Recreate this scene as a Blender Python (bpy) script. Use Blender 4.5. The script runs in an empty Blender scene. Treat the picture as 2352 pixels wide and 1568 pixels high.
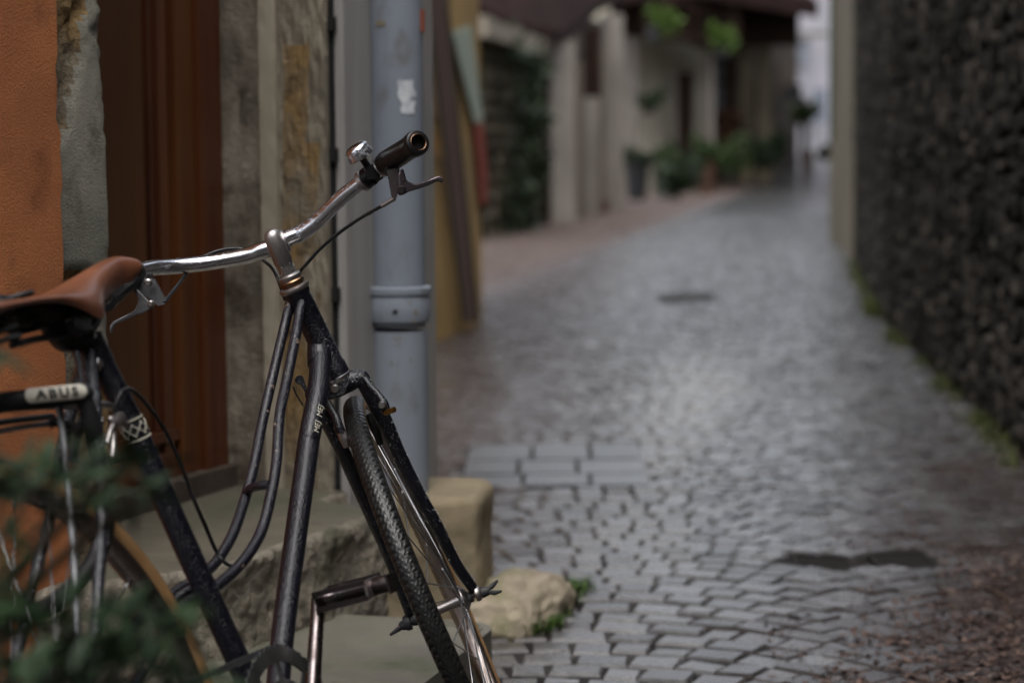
import bpy, bmesh, math, random
import numpy as np
from mathutils import Vector, Matrix, noise
R_ = math.radians
random.seed(7)
SC = bpy.context.scene
COL = SC.collection

# ------------------------------------------------------------------ camera
FPX, CX, CY, HOR, CAMH = 5000.0, 1176.0, 784.0, 350.0, 0.98
PITCH, ROLL = math.atan((CY - HOR) / FPX), R_(0.5)
_fw = Vector((0, math.cos(PITCH), -math.sin(PITCH)))
_up0 = Vector((0, math.sin(PITCH), math.cos(PITCH)))
_rt0 = Vector((1, 0, 0))
_c, _s = math.cos(ROLL), math.sin(ROLL)
RT = _rt0 * _c - _up0 * _s
UP = _rt0 * _s + _up0 * _c
C0 = Vector((0, 0, CAMH))
cam = bpy.data.cameras.new('camera'); camo = bpy.data.objects.new('camera', cam); COL.objects.link(camo)
M = Matrix((RT, UP, -_fw)).transposed().to_4x4(); M.translation = C0
camo.matrix_world = M
cam.sensor_width = 23.5; cam.lens = FPX / 2352 * 23.5
cam.clip_start = 0.1; cam.clip_end = 500
cam.dof.use_dof = True; cam.dof.focus_distance = 3.12; cam.dof.aperture_fstop = 2.2
cam.dof.aperture_blades = 0
SC.camera = camo

# ------------------------------------------------------------------ light
w = bpy.data.worlds.new('World'); SC.world = w; w.use_nodes = True
nt = w.node_tree; nt.nodes.clear()
wo = nt.nodes.new('ShaderNodeOutputWorld'); bg = nt.nodes.new('ShaderNodeBackground')
sky = nt.nodes.new('ShaderNodeTexSky'); sky.sky_type = 'NISHITA'; sky.sun_disc = False
SUN_EL, SUN_AZ = R_(66), R_(185)          # azimuth clockwise from +Y
sky.sun_elevation = SUN_EL; sky.sun_rotation = SUN_AZ; sky.dust_density = 4; sky.air_density = 1.0
hsv = nt.nodes.new('ShaderNodeHueSaturation'); hsv.inputs['Saturation'].default_value = 0.32
nt.links.new(sky.outputs[0], hsv.inputs['Color']); nt.links.new(hsv.outputs[0], bg.inputs[0])
nt.links.new(bg.outputs[0], wo.inputs[0]); bg.inputs[1].default_value = 0.12
sun = bpy.data.lights.new('sun', 'SUN'); sun.energy = .7; sun.angle = R_(60); sun.color = (1, .97, .93)
suno = bpy.data.objects.new('sun', sun); COL.objects.link(suno)
sd = Vector((math.sin(SUN_AZ) * math.cos(SUN_EL), math.cos(SUN_AZ) * math.cos(SUN_EL), math.sin(SUN_EL)))
suno.rotation_euler = sd.to_track_quat('Z', 'Y').to_euler()
SC.view_settings.view_transform = 'Standard'; SC.view_settings.look = 'None'
SC.view_settings.exposure = 1.38; SC.view_settings.gamma = 1
SC.view_settings.use_curve_mapping = False

# ------------------------------------------------------------------ pixel helpers (2352 x 1568 frame of the photograph)
def P(px, py, d):
    return C0 + RT * ((px - CX) / FPX * d) - UP * ((py - CY) / FPX * d) + _fw * d
def G(px, py, z=0.0):
    r = RT * ((px - CX) / FPX) - UP * ((py - CY) / FPX) + _fw
    return C0 + r * ((z - CAMH) / r.z)
def proj(p):
    d = Vector(p) - C0; z = d.dot(_fw)
    return CX + d.dot(RT) / z * FPX, CY - d.dot(UP) / z * FPX
def X(px, y, z=0.6):
    x = (px - CX) / FPX * y
    for _ in range(6): x += (px - proj((x, y, z))[0]) / FPX * y
    return x
def Zat(py, x, y):
    z = CAMH - (py - HOR) / FPX * y
    for _ in range(6): z -= (py - proj((x, y, z))[1]) / FPX * y
    return z

# ------------------------------------------------------------------ object helpers
def tag(o, label=None, cat=None, group=None, kind=None):
    if label: o['label'] = label
    if cat: o['category'] = cat
    if group: o['group'] = group
    if kind: o['kind'] = kind
    return o
def thing(name, loc, label, cat, group=None, kind=None):
    o = bpy.data.objects.new(name, None); COL.objects.link(o); o.location = loc
    o.empty_display_size = .05
    return tag(o, label, cat, group, kind)
def wloc(o):
    v = Vector((0, 0, 0))
    while o: v = v + o.location; o = o.parent
    return v
def link(name, me, parent=None, loc=(0, 0, 0)):
    o = bpy.data.objects.new(name, me); COL.objects.link(o)
    if parent: o.parent = parent; o.location = Vector(loc) - wloc(parent)
    else: o.location = loc
    return o
def obj(name, bm, mat, parent=None, smooth=False, recalc=True, origin=None):
    """bm in world coordinates -> object whose origin is its centre"""
    if recalc: bmesh.ops.recalc_face_normals(bm, faces=bm.faces[:])
    if origin is None:
        mn = Vector((min(v.co.x for v in bm.verts), min(v.co.y for v in bm.verts), min(v.co.z for v in bm.verts)))
        mx = Vector((max(v.co.x for v in bm.verts), max(v.co.y for v in bm.verts), max(v.co.z for v in bm.verts)))
        origin = (mn + mx) / 2
        if parent is None: origin.z = mn.z
    for v in bm.verts: v.co -= origin
    me = bpy.data.meshes.new(name); bm.to_mesh(me); bm.free()
    for m in (mat if isinstance(mat, (list, tuple)) else [mat]): me.materials.append(m)
    if smooth:
        me.polygons.foreach_set('use_smooth', [True] * len(me.polygons))
        if smooth is not True: me.set_sharp_from_angle(angle=R_(smooth))
    return link(name, me, parent, origin)
def B(): return bmesh.new()

def catmull(pts, n):
    pts = [Vector(p) for p in pts]
    if len(pts) < 3:
        return [pts[0].lerp(pts[-1], i / n) for i in range(n + 1)]
    q = [pts[0] * 2 - pts[1]] + pts + [pts[-1] * 2 - pts[-2]]
    out = []
    for i in range(1, len(q) - 2):
        a, b, c, d = q[i - 1:i + 3]
        for k in range(n):
            t = k / n
            out.append(.5 * ((2 * b) + (c - a) * t + (2 * a - 5 * b + 4 * c - d) * t * t + (3 * b - a - 3 * c + d) * t ** 3))
    out.append(pts[-1]); return out
def tube(bm, pts, r, seg=14, n=0, cap=True, closed=False, round_ends=False, flat=None):
    """sweep; r number or list; flat = (axis, factor) squashes the section"""
    rr = r if isinstance(r, (list, tuple)) else None
    base = [Vector(p) for p in pts]
    if n:
        path = catmull(base, n)
        if rr:
            m = len(path) - 1; k = len(rr) - 1
            rad = [rr[min(int(i / m * k), k - 1)] * (1 - (i / m * k - min(int(i / m * k), k - 1))) + rr[min(int(i / m * k), k - 1) + 1] * (i / m * k - min(int(i / m * k), k - 1)) for i in range(m + 1)]
        else: rad = [r] * len(path)
    else:
        path = base; rad = list(rr) if rr else [r] * len(path)
    if round_ends:
        t0 = (path[0] - path[1]).normalized(); t1 = (path[-1] - path[-2]).normalized()
        a = [(path[0] + t0 * rad[0] * math.sin(x), rad[0] * math.cos(x)) for x in (1.4, 1.05, .7, .35)]
        b = [(path[-1] + t1 * rad[-1] * math.sin(x), rad[-1] * math.cos(x)) for x in (.35, .7, 1.05, 1.4)]
        path = [x[0] for x in a] + path + [x[0] for x in b]; rad = [x[1] for x in a] + rad + [x[1] for x in b]
    N = len(path); nrm = None; rings = []
    for i in range(N):
        if closed: t = (path[(i + 1) % N] - path[i - 1]).normalized()
        else: t = (path[min(i + 1, N - 1)] - path[max(i - 1, 0)]).normalized()
        if nrm is None:
            nrm = t.cross(Vector((0, 0, 1)) if abs(t.z) < .9 else Vector((1, 0, 0))).normalized()
        else: nrm = (nrm - t * nrm.dot(t)).normalized()
        bi = t.cross(nrm)
        ring = []
        for k in range(seg):
            a = 2 * math.pi * k / seg
            off = (nrm * math.cos(a) + bi * math.sin(a)) * rad[i]
            if flat: off -= flat[0] * off.dot(flat[0]) * (1 - flat[1])
            ring.append(bm.verts.new(path[i] + off))
        rings.append(ring)
    for i in range(N if closed else N - 1):
        a, b = rings[i], rings[(i + 1) % N]
        for k in range(seg): bm.faces.new((a[k], a[(k + 1) % seg], b[(k + 1) % seg], b[k]))
    if cap and not closed:
        bm.faces.new(rings[0][::-1]); bm.faces.new(rings[-1])
    return rings
def lathe(bm, o, ax, prof, seg=32, closed=False):
    """prof: list of (radius, along axis) round the axis through o"""
    ax = Vector(ax).normalized(); o = Vector(o)
    n = ax.cross(Vector((0, 0, 1)) if abs(ax.z) < .9 else Vector((1, 0, 0))).normalized(); b = ax.cross(n)
    rings = []
    for r, h in prof:
        rings.append([bm.verts.new(o + ax * h + (n * math.cos(2 * math.pi * k / seg) + b * math.sin(2 * math.pi * k / seg)) * max(r, 1e-5)) for k in range(seg)])
    m = len(rings)
    for i in range(m if closed else m - 1):
        p, q = rings[i], rings[(i + 1) % m]
        for k in range(seg): bm.faces.new((p[k], p[(k + 1) % seg], q[(k + 1) % seg], q[k]))
    if not closed:
        bm.faces.new(rings[0][::-1]); bm.faces.new(rings[-1])
def box(bm, o, ax, ay, az):
    """o = corner, three edge vectors"""
    o, ax, ay, az = Vector(o), Vector(ax), Vector(ay), Vector(az)
    v = [bm.verts.new(o + ax * i + ay * j + az * k) for k in (0, 1) for j in (0, 1) for i in (0, 1)]
    for f in ((0, 2, 3, 1), (4, 5, 7, 6), (0, 1, 5, 4), (2, 6, 7, 3), (0, 4, 6, 2), (1, 3, 7, 5)):
        bm.faces.new([v[i] for i in f])
    return v
def cbox(bm, c, sx, sy, sz, rz=0):
    c = Vector(c); a = Vector((math.cos(rz), math.sin(rz), 0)) * sx; b = Vector((-math.sin(rz), math.cos(rz), 0)) * sy; d = Vector((0, 0, sz))
    return box(bm, c - a / 2 - b / 2, a, b, d)
def plate(bm, pts, off):
    """polygon extruded by vector off"""
    off = Vector(off); a = [bm.verts.new(Vector(p)) for p in pts]; b = [bm.verts.new(Vector(p) + off) for p in pts]
    bm.faces.new(a[::-1]); bm.faces.new(b); n = len(a)
    for i in range(n): bm.faces.new((a[i], a[(i + 1) % n], b[(i + 1) % n], b[i]))
def bev(bm, w, seg=2, ang=30):
    es = [e for e in bm.edges if e.is_manifold and e.calc_face_angle(0) > R_(ang)]
    bmesh.ops.bevel(bm, geom=es, offset=w, segments=seg, affect='EDGES', clamp_overlap=True)
def fbm(p, sc, oc=4): return noise.fractal(Vector(p) * sc, 1.0, 2.1, oc)
def sheet(bm, f, nu, nv):
    """grid from f(u,v)->Vector"""
    vs = [[bm.verts.new(f(i / nu, j / nv)) for i in range(nu + 1)] for j in range(nv + 1)]
    for j in range(nv):
        for i in range(nu): bm.faces.new((vs[j][i], vs[j][i + 1], vs[j + 1][i + 1], vs[j + 1][i]))
    return vs

# ------------------------------------------------------------------ materials
def srgb(h):
    return tuple(((int(h[i:i + 2], 16) / 255) ** 2.2) for i in (0, 2, 4)) + (1,)
def mat(name, c1, c2=None, scale=5, rough=.6, metal=0, bump=0, bscale=60, detail=6, lo=.35, hi=.65,
        c3=None, s3=2, lo3=.5, hi3=.6, stretch=None, coords='pos', r2=None, coat=0, island=0, bdist=.004, spec=.3, bdetail=6, emit=None):
    m = bpy.data.materials.new(name); m.use_nodes = True; t = m.node_tree; N = t.nodes; L = t.links
    b = N['Principled BSDF']
    b.inputs['Roughness'].default_value = rough; b.inputs['Metallic'].default_value = metal
    b.inputs['Coat Weight'].default_value = coat; b.inputs['Coat Roughness'].default_value = .12
    b.inputs['Specular IOR Level'].default_value = spec
    c1 = c1 if len(c1) == 4 else (*c1, 1)
    if coords == 'pos': src = N.new('ShaderNodeNewGeometry').outputs['Position']
    else: src = N.new('ShaderNodeTexCoord').outputs['Object']
    mp = N.new('ShaderNodeMapping'); L.new(src, mp.inputs[0])
    if stretch: mp.inputs['Scale'].default_value = stretch
    col = None
    if c2 is None: b.inputs['Base Color'].default_value = c1
    else:
        c2 = c2 if len(c2) == 4 else (*c2, 1)
        n = N.new('ShaderNodeTexNoise'); n.inputs['Scale'].default_value = scale; n.inputs['Detail'].default_value = detail; n.inputs['Roughness'].default_value = .62
        L.new(mp.outputs[0], n.inputs['Vector'])
        r = N.new('ShaderNodeMapRange'); r.inputs[1].default_value = lo; r.inputs[2].default_value = hi; L.new(n.outputs[0], r.inputs[0])
        mx = N.new('ShaderNodeMix'); mx.data_type = 'RGBA'; mx.inputs[6].default_value = c1; mx.inputs[7].default_value = c2
        L.new(r.outputs[0], mx.inputs[0]); col = mx.outputs[2]
        if r2 is not None:
            rr = N.new('ShaderNodeMapRange'); rr.inputs[3].default_value = rough; rr.inputs[4].default_value = r2
            L.new(r.outputs[0], rr.inputs[0]); L.new(rr.outputs[0], b.inputs['Roughness'])
        if c3 is not None:
            c3 = c3 if len(c3) == 4 else (*c3, 1)
            n3 = N.new('ShaderNodeTexNoise'); n3.inputs['Scale'].default_value = s3; n3.inputs['Detail'].default_value = 7; n3.inputs['Roughness'].default_value = .6
            L.new(mp.outputs[0], n3.inputs['Vector'])
            r3 = N.new('ShaderNodeMapRange'); r3.inputs[1].default_value = lo3; r3.inputs[2].default_value = hi3; L.new(n3.outputs[0], r3.inputs[0])
            m3 = N.new('ShaderNodeMix'); m3.data_type = 'RGBA'; L.new(col, m3.inputs[6]); m3.inputs[7].default_value = c3; L.new(r3.outputs[0], m3.inputs[0]); col = m3.outputs[2]
        if island:
            g = N.new('ShaderNodeNewGeometry'); oi = N.new('ShaderNodeObjectInfo')
            ad = N.new('ShaderNodeMath'); ad.operation = 'ADD'; L.new(g.outputs['Random Per Island'], ad.inputs[0]); L.new(oi.outputs['Random'], ad.inputs[1])
            fr = N.new('ShaderNodeMath'); fr.operation = 'FRACT'; L.new(ad.outputs[0], fr.inputs[0])
            ri = N.new('ShaderNodeMapRange'); ri.inputs[3].default_value = 1 - island; ri.inputs[4].default_value = 1 + island; L.new(fr.outputs[0], ri.inputs[0])
            hs = N.new('ShaderNodeHueSaturation'); L.new(col, hs.inputs['Color']); L.new(ri.outputs[0], hs.inputs['Value']); col = hs.outputs[0]
        L.new(col, b.inputs['Base Color'])
    if bump:
        n2 = N.new('ShaderNodeTexNoise'); n2.inputs['Scale'].default_value = bscale; n2.inputs['Detail'].default_value = bdetail; n2.inputs['Roughness'].default_value = .65
        L.new(mp.outputs[0], n2.inputs['Vector'])
        bp = N.new('ShaderNodeBump'); bp.inputs['Strength'].default_value = bump; bp.inputs['Distance'].default_value = bdist
        L.new(n2.outputs[0], bp.inputs['Height']); L.new(bp.outputs[0], b.inputs['Normal'])
    return m

M_orange = mat('orange_plaster', (.44, .16, .060), (.33, .115, .043), 3, .85, bump=.8, bscale=260, bdist=.004, c3=(.20, .07, .03), s3=11, lo3=.54, hi3=.8)
M_jambgrey = mat('grey_cement_on_stone', (.17, .165, .135), (.30, .285, .235), 5, .9, bump=1, bscale=260, bdist=.005, c3=(.11, .10, .075), s3=16, lo3=.52, hi3=.72)
M_jambstone = mat('weathered_grey_stone', (.115, .097, .075), (.24, .21, .168), 7, .85, bump=1, bscale=120, bdist=.008, stretch=(1, 1, .8), c3=(.055, .038, .026), s3=12, lo3=.52, hi3=.68)
M_jambyellow = mat('yellow_brown_rough_stone', (.225, .145, .062), (.19, .165, .125), 5, .9, bump=1, bscale=110, bdist=.010, c3=(.04, .027, .017), s3=16, lo3=.55, hi3=.68, lo=.44, hi=.6)
M_arris = mat('lit_stone_arris', (.34, .30, .235), (.25, .22, .165), 8, .8, bump=.6, bscale=120, stretch=(1, 1, .2))  # brightness of the lit bevel is put into the paler colour
M_wood = mat('dark_red_varnished_wood', (.055, .016, .007), (.10, .03, .010), 14, .38, bump=.25, bscale=60, stretch=(1, 1, .06), coat=.25, c3=(.02, .010, .008), s3=10, lo3=.5, hi3=.75)
M_wood2 = mat('brown_varnished_wood', (.12, .042, .013), (.065, .02, .007), 14, .4, bump=.25, bscale=60, stretch=(1, 1, .05), coat=.25)
M_wooddark = mat('dark_old_door_wood', (.045, .019, .009), (.075, .030, .012), 10, .45, bump=.3, bscale=60, stretch=(1, 1, .08), coat=.15)
M_panel = mat('grey_painted_panel', (.24, .23, .222), (.30, .29, .28), 5, .6, bump=.3, bscale=40, stretch=(6, 6, .5))
M_black = mat('black_gap', (.01, .01, .01), None, rough=.8)
M_step = mat('rough_stone_step', (.17, .15, .115), (.34, .30, .24), 24, .8, bump=1, bscale=85, bdist=.018, c3=(.10, .10, .065), s3=4, lo3=.55, hi3=.72, r2=.6)
M_steptop = mat('worn_stone_tread', (.085, .078, .06), (.13, .115, .088), 6, .55, bump=.5, bscale=110, c3=(.06, .068, .045), s3=3, lo3=.5, hi3=.7, r2=.4)
M_conc = mat('wet_concrete_step', (.115, .108, .088), (.16, .15, .12), 7, .5, bump=.5, bscale=160, c3=(.07, .078, .045), s3=3.5, lo3=.52, hi3=.7, r2=.7)
M_block = mat('tan_stone_block', (.26, .21, .135), (.17, .14, .09), 7, .8, bump=.7, bscale=60, c3=(.15, .11, .06), s3=11, lo3=.5, hi3=.8)
M_rock = mat('pale_kerb_rock', (.42, .36, .27), (.25, .205, .15), 9, .7, bump=.9, bscale=50, bdist=.01, c3=(.12, .12, .05), s3=6, lo3=.5, hi3=.7)
M_pipe = mat('blue_grey_pipe_paint', (.185, .21, .25), (.225, .25, .285), 3, .40, bump=.35, bscale=9, bdist=.006, c3=(.125, .125, .12), s3=14, lo3=.58, hi3=.75, stretch=(1, 1, .45))
M_pipespot = mat('chipped_yellow_rust', (.22, .18, .11), (.15, .14, .12), 40, .6)
M_white = mat('worn_white_paint', (.6, .62, .64), (.3, .33, .38), 30, .6)
M_yellow = mat('ochre_plaster', (.42, .28, .115), (.30, .20, .085), 2.2, .8, bump=.5, bscale=40, c3=(.33, .25, .14), s3=1.6, lo3=.55, hi3=.75)

# bicycle
M_paint = mat('black_blue_paint', (.0022, .0023, .0055), (.0035, .0035, .008), 20, .26, bump=1, bscale=330, bdist=.0022, coat=.25, bdetail=2, c3=(.12, .08, .05), s3=30, lo3=.76, hi3=.8, spec=.4)
M_paintworn = mat('worn_black_paint', (.003, .003, .007), (.005, .005, .010), 20, .26, bump=1, bscale=330, bdist=.0022, coat=.25, bdetail=2, c3=(.17, .12, .085), s3=48, lo3=.64, hi3=.70, spec=.4)
M_chrome = mat('wet_chrome', (.74, .74, .77), (.60, .59, .62), 30, .12, metal=1, bump=.3, bscale=500, bdist=.0005, r2=.22, bdetail=2)
M_alu = mat('dull_aluminium', (.44, .42, .41), (.30, .27, .26), 60, .32, metal=1, bump=.4, bscale=600, bdist=.0006, r2=.45)
M_lev = mat('grey_steel_lever', (.25, .25, .26), (.16, .16, .17), 60, .3, metal=1, bump=.6, bscale=400, bdist=.0006, r2=.45)
M_levdark = mat('dark_steel_lever', (.12, .10, .11), (.07, .055, .06), 60, .25, metal=1, bump=.5, bscale=400, bdist=.0006, r2=.4)
M_dull = mat('dull_grey_zinc', (.16, .165, .17), (.10, .10, .105), 40, .5, metal=.7, bump=.4, bscale=200, bdist=.001)
M_rustchrome = mat('brown_tarnished_chrome', (.16, .14, .142), (.075, .060, .058), 40, .24, metal=1, bump=.3, bscale=200, bdist=.0006, r2=.4)
M_rim = mat('tarnished_steel_rim', (.34, .30, .29), (.18, .14, .12), 25, .25, metal=1, r2=.4, bump=.2, bscale=120, bdist=.001)
M_spoke = mat('steel_spoke', (.35, .35, .36), None, rough=.35, metal=1)
M_ring = mat('grey_steel_chainring', (.16, .17, .17), (.10, .105, .105), 30, .38, metal=.9)
M_rubber = mat('black_tyre_rubber', (.006, .006, .006), (.010, .010, .010), 40, .34, spec=.4)
M_gum = mat('tan_gum_sidewall', (.20, .115, .05), (.16, .085, .035), 30, .6)
M_grip = mat('black_rubber_grip', (.005, .005, .0055), (.008, .008, .009), 30, .35, bump=.1, bscale=200, spec=.3)
M_hole = mat('dark_bar_bore', (.004, .004, .004), None, rough=.9)
M_leather = mat('brown_saddle_leather', (.15, .056, .028), (.10, .036, .019), 9, .42, bump=.35, bscale=160, bdist=.002, coat=.1, coords='pos', r2=.3)
M_under = mat('shaded_leather_underside', (.02, .012, .008), None, rough=.8)  # shade under the saddle is put into this darker colour
M_cable = mat('black_cable_housing', (.012, .012, .013), None, rough=.3)
M_brass = mat('brass', (.5, .30, .08), (.3, .17, .05), 60, .3, metal=1)
M_gold = mat('bronze_headset_race', (.30, .17, .08), (.20, .13, .10), 50, .3, metal=1)
M_decal = mat('cream_decal', (.55, .53, .45), (.4, .38, .3), 80, .5)
M_water = mat('water_bead', (.8, .85, .9), None, rough=.03)
_b = M_water.node_tree.nodes['Principled BSDF']; _b.inputs['Transmission Weight'].default_value = 1; _b.inputs['IOR'].default_value = 1.33
M_lock = mat('black_lock_sheath', (.010, .010, .011), (.015, .015, .016), 60, .5, bump=.5, bscale=400, bdist=.001)
M_lockplate = mat('worn_cream_lock_badge', (.50, .47, .40), (.38, .36, .31), 40, .5)
M_lockink = mat('dark_badge_ink', (.03, .03, .03), None, rough=.6)

# street
def sett_mat():
    m = mat('wet_grey_sett', (.062, .062, .066), (.11, .108, .108), 16, .17, bump=.5, bscale=70, bdist=.003, island=.5, r2=.32, spec=.5)
    t = m.node_tree; N = t.nodes; L = t.links; b = N['Principled BSDF']
    src = b.inputs['Base Color'].links[0].from_socket
    g = N.new('ShaderNodeNewGeometry'); sx = N.new('ShaderNodeSeparateXYZ'); L.new(g.outputs['Position'], sx.inputs[0])
    # reddish leaf-stained setts towards the wall on the right and along the house side
    k = N.new('ShaderNodeMath'); k.operation = 'MULTIPLY_ADD'; L.new(sx.outputs[1], k.inputs[0]); k.inputs[1].default_value = -.30; k.inputs[2].default_value = 0
    a = N.new('ShaderNodeMath'); a.operation = 'ADD'; L.new(k.outputs[0], a.inputs[0]); L.new(sx.outputs[0], a.inputs[1])
    n = N.new('ShaderNodeTexNoise'); n.inputs['Scale'].default_value = 2.6; n.inputs['Detail'].default_value = 5; L.new(g.outputs['Position'], n.inputs['Vector'])
    a2 = N.new('ShaderNodeMath'); a2.operation = 'MULTIPLY_ADD'; L.new(n.outputs[0], a2.inputs[0]); a2.inputs[1].default_value = 1.6; L.new(a.outputs[0], a2.inputs[2])
    r = N.new('ShaderNodeMapRange'); r.inputs[1].default_value = -.15; r.inputs[2].default_value = .45; L.new(a2.outputs[0], r.inputs[0])
    oth = N.new('ShaderNodeMix'); oth.data_type = 'RGBA'; L.new(src, oth.inputs[6]); oth.inputs[7].default_value = (.036, .021, .017, 1)
    sc = N.new('ShaderNodeMath'); sc.operation = 'MULTIPLY'; L.new(r.outputs[0], sc.inputs[0]); sc.inputs[1].default_value = .8; L.new(sc.outputs[0], oth.inputs[0])
    kl = N.new('ShaderNodeMath'); kl.operation = 'MULTIPLY_ADD'; L.new(sx.outputs[1], kl.inputs[0]); kl.inputs[1].default_value = .055; kl.inputs[2].default_value = -1.0
    kd = N.new('ShaderNodeMath'); kd.operation = 'SUBTRACT'; L.new(sx.outputs[0], kd.inputs[0]); L.new(kl.outputs[0], kd.inputs[1])
    ks = N.new('ShaderNodeMath'); ks.operation = 'MULTIPLY_ADD'; L.new(n.outputs[0], ks.inputs[0]); ks.inputs[1].default_value = .8; L.new(kd.outputs[0], ks.inputs[2])
    kr = N.new('ShaderNodeMapRange'); L.new(ks.outputs[0], kr.inputs[0]); kr.inputs[1].default_value = .7; kr.inputs[2].default_value = 1.5; kr.inputs[3].default_value = .75; kr.inputs[4].default_value = 0
    lf = N.new('ShaderNodeMix'); lf.data_type = 'RGBA'; L.new(oth.outputs[2], lf.inputs[6]); lf.inputs[7].default_value = (.05, .032, .026, 1); L.new(kr.outputs[0], lf.inputs[0]); oth = lf
    # warm brown beyond 20 m
    r2 = N.new('ShaderNodeMapRange'); r2.inputs[1].default_value = .35; r2.inputs[2].default_value = -.25
    q1 = N.new('ShaderNodeMath'); q1.operation = 'MULTIPLY_ADD'; L.new(sx.outputs[1], q1.inputs[0]); q1.inputs[1].default_value = -.158; q1.inputs[2].default_value = 2.7
    q2 = N.new('ShaderNodeMath'); q2.operation = 'ADD'; L.new(q1.outputs[0], q2.inputs[0]); L.new(sx.outputs[0], q2.inputs[1]); L.new(q2.outputs[0], r2.inputs[0])
    o2 = N.new('ShaderNodeMix'); o2.data_type = 'RGBA'; L.new(oth.outputs[2], o2.inputs[6]); o2.inputs[7].default_value = (.075, .052, .043, 1); L.new(r2.outputs[0], o2.inputs[0])
    L.new(o2.outputs[2], b.inputs['Base Color'])
    rr = N.new('ShaderNodeMath'); rr.operation = 'MULTIPLY_ADD'; L.new(r2.outputs[0], rr.inputs[0]); rr.inputs[1].default_value = .5
    old = b.inputs['Roughness'].links[0].from_socket; L.new(old, rr.inputs[2]); L.new(rr.outputs[0], b.inputs['Roughness'])
    return m
M_sett = sett_mat()
M_joint = mat('dark_wet_joint_sand', (.014, .012, .010), (.026, .021, .017), 30, .7, bump=.5, bscale=80)
M_slab = mat('smooth_grey_slab', (.070, .071, .076), (.11, .112, .116), 9, .26, bump=.3, bscale=30, r2=.4, island=.12)
M_iron = mat('dark_cast_iron', (.012, .011, .010), (.02, .017, .015), 30, .75, spec=.2)
M_ironlid = mat('dark_worn_manhole_iron', (.05, .055, .052), (.04, .045, .04), 20, .5, metal=.3)
M_litter = mat('wet_brown_litter', (.030, .014, .010), (.085, .055, .042), 30, .5, island=.95, spec=.3)
M_grass = mat('green_grass', (.055, .10, .015), (.03, .06, .01), 30, .6, island=.3)
M_moss = mat('moss', (.045, .06, .012), (.07, .075, .02), 30, .9, island=.3)
M_rubble = mat('dark_rubble_stone', (.020, .017, .014), (.19, .16, .13), 9, .85, spec=.15, bump=1, bscale=50, bdist=.015, island=.7, lo=.49, hi=.78, c3=(.005, .005, .004), s3=2.2, lo3=.48, hi3=.62)
M_rubble_mortar = mat('blackened_wall_mortar', (.018, .015, .012), (.07, .058, .045), 11, .9, bump=1, bscale=40, bdist=.02)
M_greywall = mat('weathered_grey_wall', (.13, .12, .105), (.20, .185, .155), 2, .85, bump=.6, bscale=20, bdist=.02, c3=(.08, .07, .05), s3=.8, lo3=.5, hi3=.65)
M_tanwall = mat('pale_tan_render', (.18, .15, .105), (.10, .085, .058), 2.4, .85, bump=.4, bscale=20, stretch=(1, 1, .3), c3=(.13, .12, .05), s3=2, lo3=.6, hi3=.7)
M_cream = mat('cream_render', (.52, .48, .39), (.38, .35, .28), .8, .8, bump=.3, bscale=12)
M_palegrey = mat('pale_grey_render', (.21, .188, .165), (.145, .128, .112), .8, .8)
M_brownwall = mat('brown_grey_render', (.12, .097, .08), (.085, .068, .056), .8, .8)
M_violet = mat('pale_violet_white_render', (.36, .34, .38), (.30, .30, .32), .5, .8)
M_darkwood = mat('dark_brown_timber', (.012, .007, .005), (.024, .013, .009), 4, .8, spec=.1)
M_glass = mat('glass_painted_reflection', (.16, .18, .22), None, rough=.08, spec=.8)  # blue reflection on the panes is put into the base colour
M_dkglass = mat('dark_window_glass', (.02, .024, .026), None, rough=.1, spec=.8)
M_tile = mat('dark_brown_roof_tile', (.022, .013, .012), (.014, .009, .009), 3, 1, island=.25, spec=.05)
M_coping = mat('pale_coping_stone', (.24, .21, .165), (.15, .13, .10), 2, .8)
M_terra = mat('terracotta', (.075, .036, .025), (.06, .03, .02), 8, .7)
M_planter = mat('dark_planter', (.022, .023, .028), (.03, .03, .03), 8, .5)
M_greypot = mat('grey_stone_pot', (.12, .12, .11), (.09, .09, .085), 8, .7)
M_leafd = mat('dark_green_leaf', (.010, .020, .008), (.018, .032, .011), 10, .5, island=.4)
M_leafb = mat('bright_green_leaf', (.06, .105, .010), (.035, .065, .010), 10, .5, island=.35)
M_leafm = mat('green_leaf', (.020, .040, .010), (.03, .05, .012), 10, .5, island=.4)
M_stem = mat('brown_stem', (.05, .035, .02), None, rough=.7)
M_fgleaf = mat('near_green_leaf', (.008, .020, .007), (.016, .032, .011), 30, .6, island=.5, spec=.2)
M_lath = [mat('lath_%s' % k, c, None, rough=.6) for k, c in (('plum', (.12, .045, .06)), ('grey', (.28, .24, .21)), ('brown', (.11, .07, .05)), ('black', (.015, .014, .012)), ('taupe', (.20, .15, .13)))]
M_bgreen = mat('mint_white_paint', (.42, .47, .38), (.36, .42, .36), 1.5, .6)
M_bred = mat('faded_red_paint', (.30, .075, .05), (.24, .065, .05), 3, .6)
M_poster = mat('faded_peach_paper', (.42, .27, .15), (.36, .26, .20), 6, .8)
M_poster2 = mat('faded_orange_paper', (.50, .24, .05), (.42, .28, .14), 6, .8)
M_redbox = mat('red_brown_metal', (.16, .04, .02), None, rough=.6)

def V(*a): return Vector(a)
ZU = V(0, 0, 1)

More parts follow.
